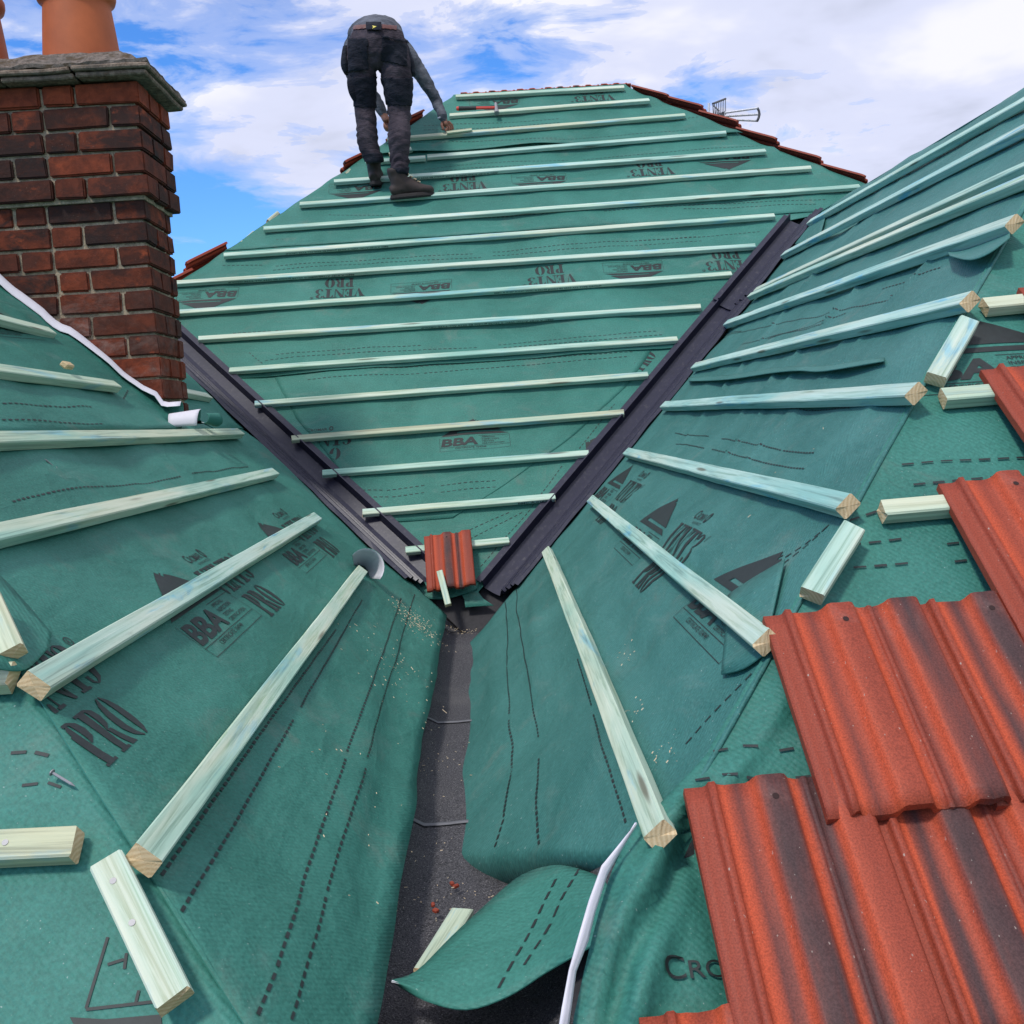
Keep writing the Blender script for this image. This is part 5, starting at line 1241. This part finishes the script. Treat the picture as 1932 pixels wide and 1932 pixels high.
finger(bm, [Z(530, 1080, hy-.015), Z(552, 1120, hy-.02), Z(556, 1150, hy-.01)], .0105, .0085)
obj('hand', bm, M_SKIN, person, smooth=True)
# right cuff seam (pale band at the wrist)
bm = bmesh.new(); loftrings(bm, [(Z(1030, 1062, hand.y-.015), .0335, .036), (Z(1036, 1076, hand.y-.012), .034, .036)]); obj('sleeve_cuff', bm, M_WHITE, person, smooth=True)
# hip pouches on both sides
bm = bmesh.new(); loftrings(bm, smooth_path([(Z(152, 440, YP-.01), .022, .045), (Z(148, 520, YP-.01), .028, .06), (Z(146, 610, YP-.01), .030, .062), (Z(158, 675, YP-.01), .018, .04)])); obj('holster', bm, M_BLACK, person, smooth=True)
bm = bmesh.new(); loftrings(bm, smooth_path([(Z(700, 430, YP+.01), .016, .03), (Z(722, 520, YP+.01), .022, .045), (Z(745, 600, YP+.02), .024, .05), (Z(765, 690, YP+.02), .016, .035)])); obj('holster', bm, M_BLACK, person, smooth=True)
bm = bmesh.new(); loftrings(bm, smooth_path([(Z(205, 690, YP-.03), .026, .02), (Z(202, 760, YP-.03), .031, .024), (Z(218, 850, YP-.02), .030, .022), (Z(240, 920, YP), .02, .016)])); obj('thigh_pocket', bm, M_BLACK, person, smooth=True)
# boots
def boot(heel, toe_dir, up, label=None):
    """heel: point on the ground under the heel; toe_dir along the sole"""
    X = toe_dir.normalized(); Zv = (up-X*up.dot(X)).normalized(); Yv = Zv.cross(X); q = lambda x, y, z: heel+X*x+Yv*y+Zv*z
    root = empty('boot', tuple(heel)); root.parent = person; root.matrix_parent_inverse = person.matrix_basis.inverted()
    bm = bmesh.new(); n = 26; L = .285
    def outline(t, gr=0.):                       # sole outline, t 0..1 round
        a = 2*PI*t; x = .5+.5*math.cos(a); wd = .036+.010*math.sin(PI*min(1, x*1.1))+(.008 if x > .55 else 0)
        return (x*L-.03)*(1)+gr*math.cos(a), math.sin(a)*(abs(math.sin(a))**-.35 if abs(math.sin(a)) > 1e-3 else 1)*wd+gr*math.sin(a)
    rings = [(0., -.002), (.010, .002), (.022, -.002), (.030, -.006)]; rg = []
    for z, gr in rings: rg.append([bm.verts.new(q(*outline(k/n, gr), z)) for k in range(n)])
    for a, b in zip(rg, rg[1:]):
        for k in range(n): bm.faces.new((a[k], a[(k+1) % n], b[(k+1) % n], b[k]))
    bm.faces.new(rg[0][::-1]); bm.faces.new(rg[-1]); bmesh.ops.recalc_face_normals(bm, faces=bm.faces); obj('sole', bm, M_SOLE, root)
    bm = bmesh.new()
    loftrings(bm, smooth_path([(q(.250, 0, .034), .020, .016, Yv), (q(.220, 0, .042), .043, .030, Yv), (q(.17, 0, .050), .046, .036, Yv), (q(.12, 0, .064), .042, .048, Yv), (q(.07, 0, .078), .041, .062, Yv), (q(.02, 0, .060), .039, .050, Yv), (q(-.022, 0, .045), .028, .032, Yv)]))
    loftrings(bm, smooth_path([(q(.045, 0, .05), .042, .055, Yv), (q(.040, 0, .10), .044, .058, Yv), (q(.034, 0, .14), .046, .058, Yv), (q(.030, 0, .175), .052, .062, Yv), (q(.030, 0, .182), .046, .056, Yv)]))
    t_ = bpy.data.meshes.new('b'); bmesh.ops.recalc_face_normals(bm, faces=bm.faces); bm.to_mesh(t_); bm.free(); to = bpy.data.objects.new('b', t_); C.objects.link(to)
    r_ = to.modifiers.new('r', 'REMESH'); r_.mode = 'VOXEL'; r_.voxel_size = .006; r_.use_smooth_shade = True; s_ = to.modifiers.new('s', 'SMOOTH'); s_.iterations = 4; s_.factor = .5
    dg = bpy.context.evaluated_depsgraph_get(); dg.update(); m2 = bpy.data.meshes.new_from_object(to.evaluated_get(dg)); bpy.data.objects.remove(to)
    bm = bmesh.new(); bm.from_mesh(m2); bm.normal_update()
    for v in bm.verts: v.co += v.normal*.003*nz(v.co.x*28, v.co.y*28, v.co.z*28)
    obj('upper', bm, M_BOOT, root, smooth=True)
    bm = bmesh.new()
    for k in range(5):
        x = .165-.022*k; z = .098+.017*k; tube(bm, q(x, -.026, z-.004), q(x-.012, .026, z+.002), .0042, 6); tube(bm, q(x, .026, z-.004), q(x-.012, -.026, z+.002), .003, 6)
    obj('laces', bm, M_SAWDUST, root)
hR = PM0.hit(622.6+600*.2051, 1838*.2051, .034)
boot(hR, Vector((.90, .18, .05)), Vector((0, -.1, 1)))
hL = PM0.hit(622.6+412*.2051, 1700*.2051, .034)
boot(hL+Vector((0, .02, .0)), Vector((.05, .95, .22)), Vector((0, -.22, 1)))

# the figure was built at the first measured distance: bring it to the far slope, feet on the battens
def shrink(o):
    for c in o.children:
        if c.type == 'MESH':
            for v in c.data.vertices: v.co *= KM
        else: c.location *= KM
        shrink(c)
shrink(person); person.location *= KM
def reinv(o):
    for c in o.children: c.matrix_parent_inverse = (o.matrix_basis if o is person else (o.matrix_parent_inverse @ o.matrix_basis if False else Matrix.Translation(o.location))).inverted(); reinv(c)
reinv(person)
bpy.context.view_layer.update()
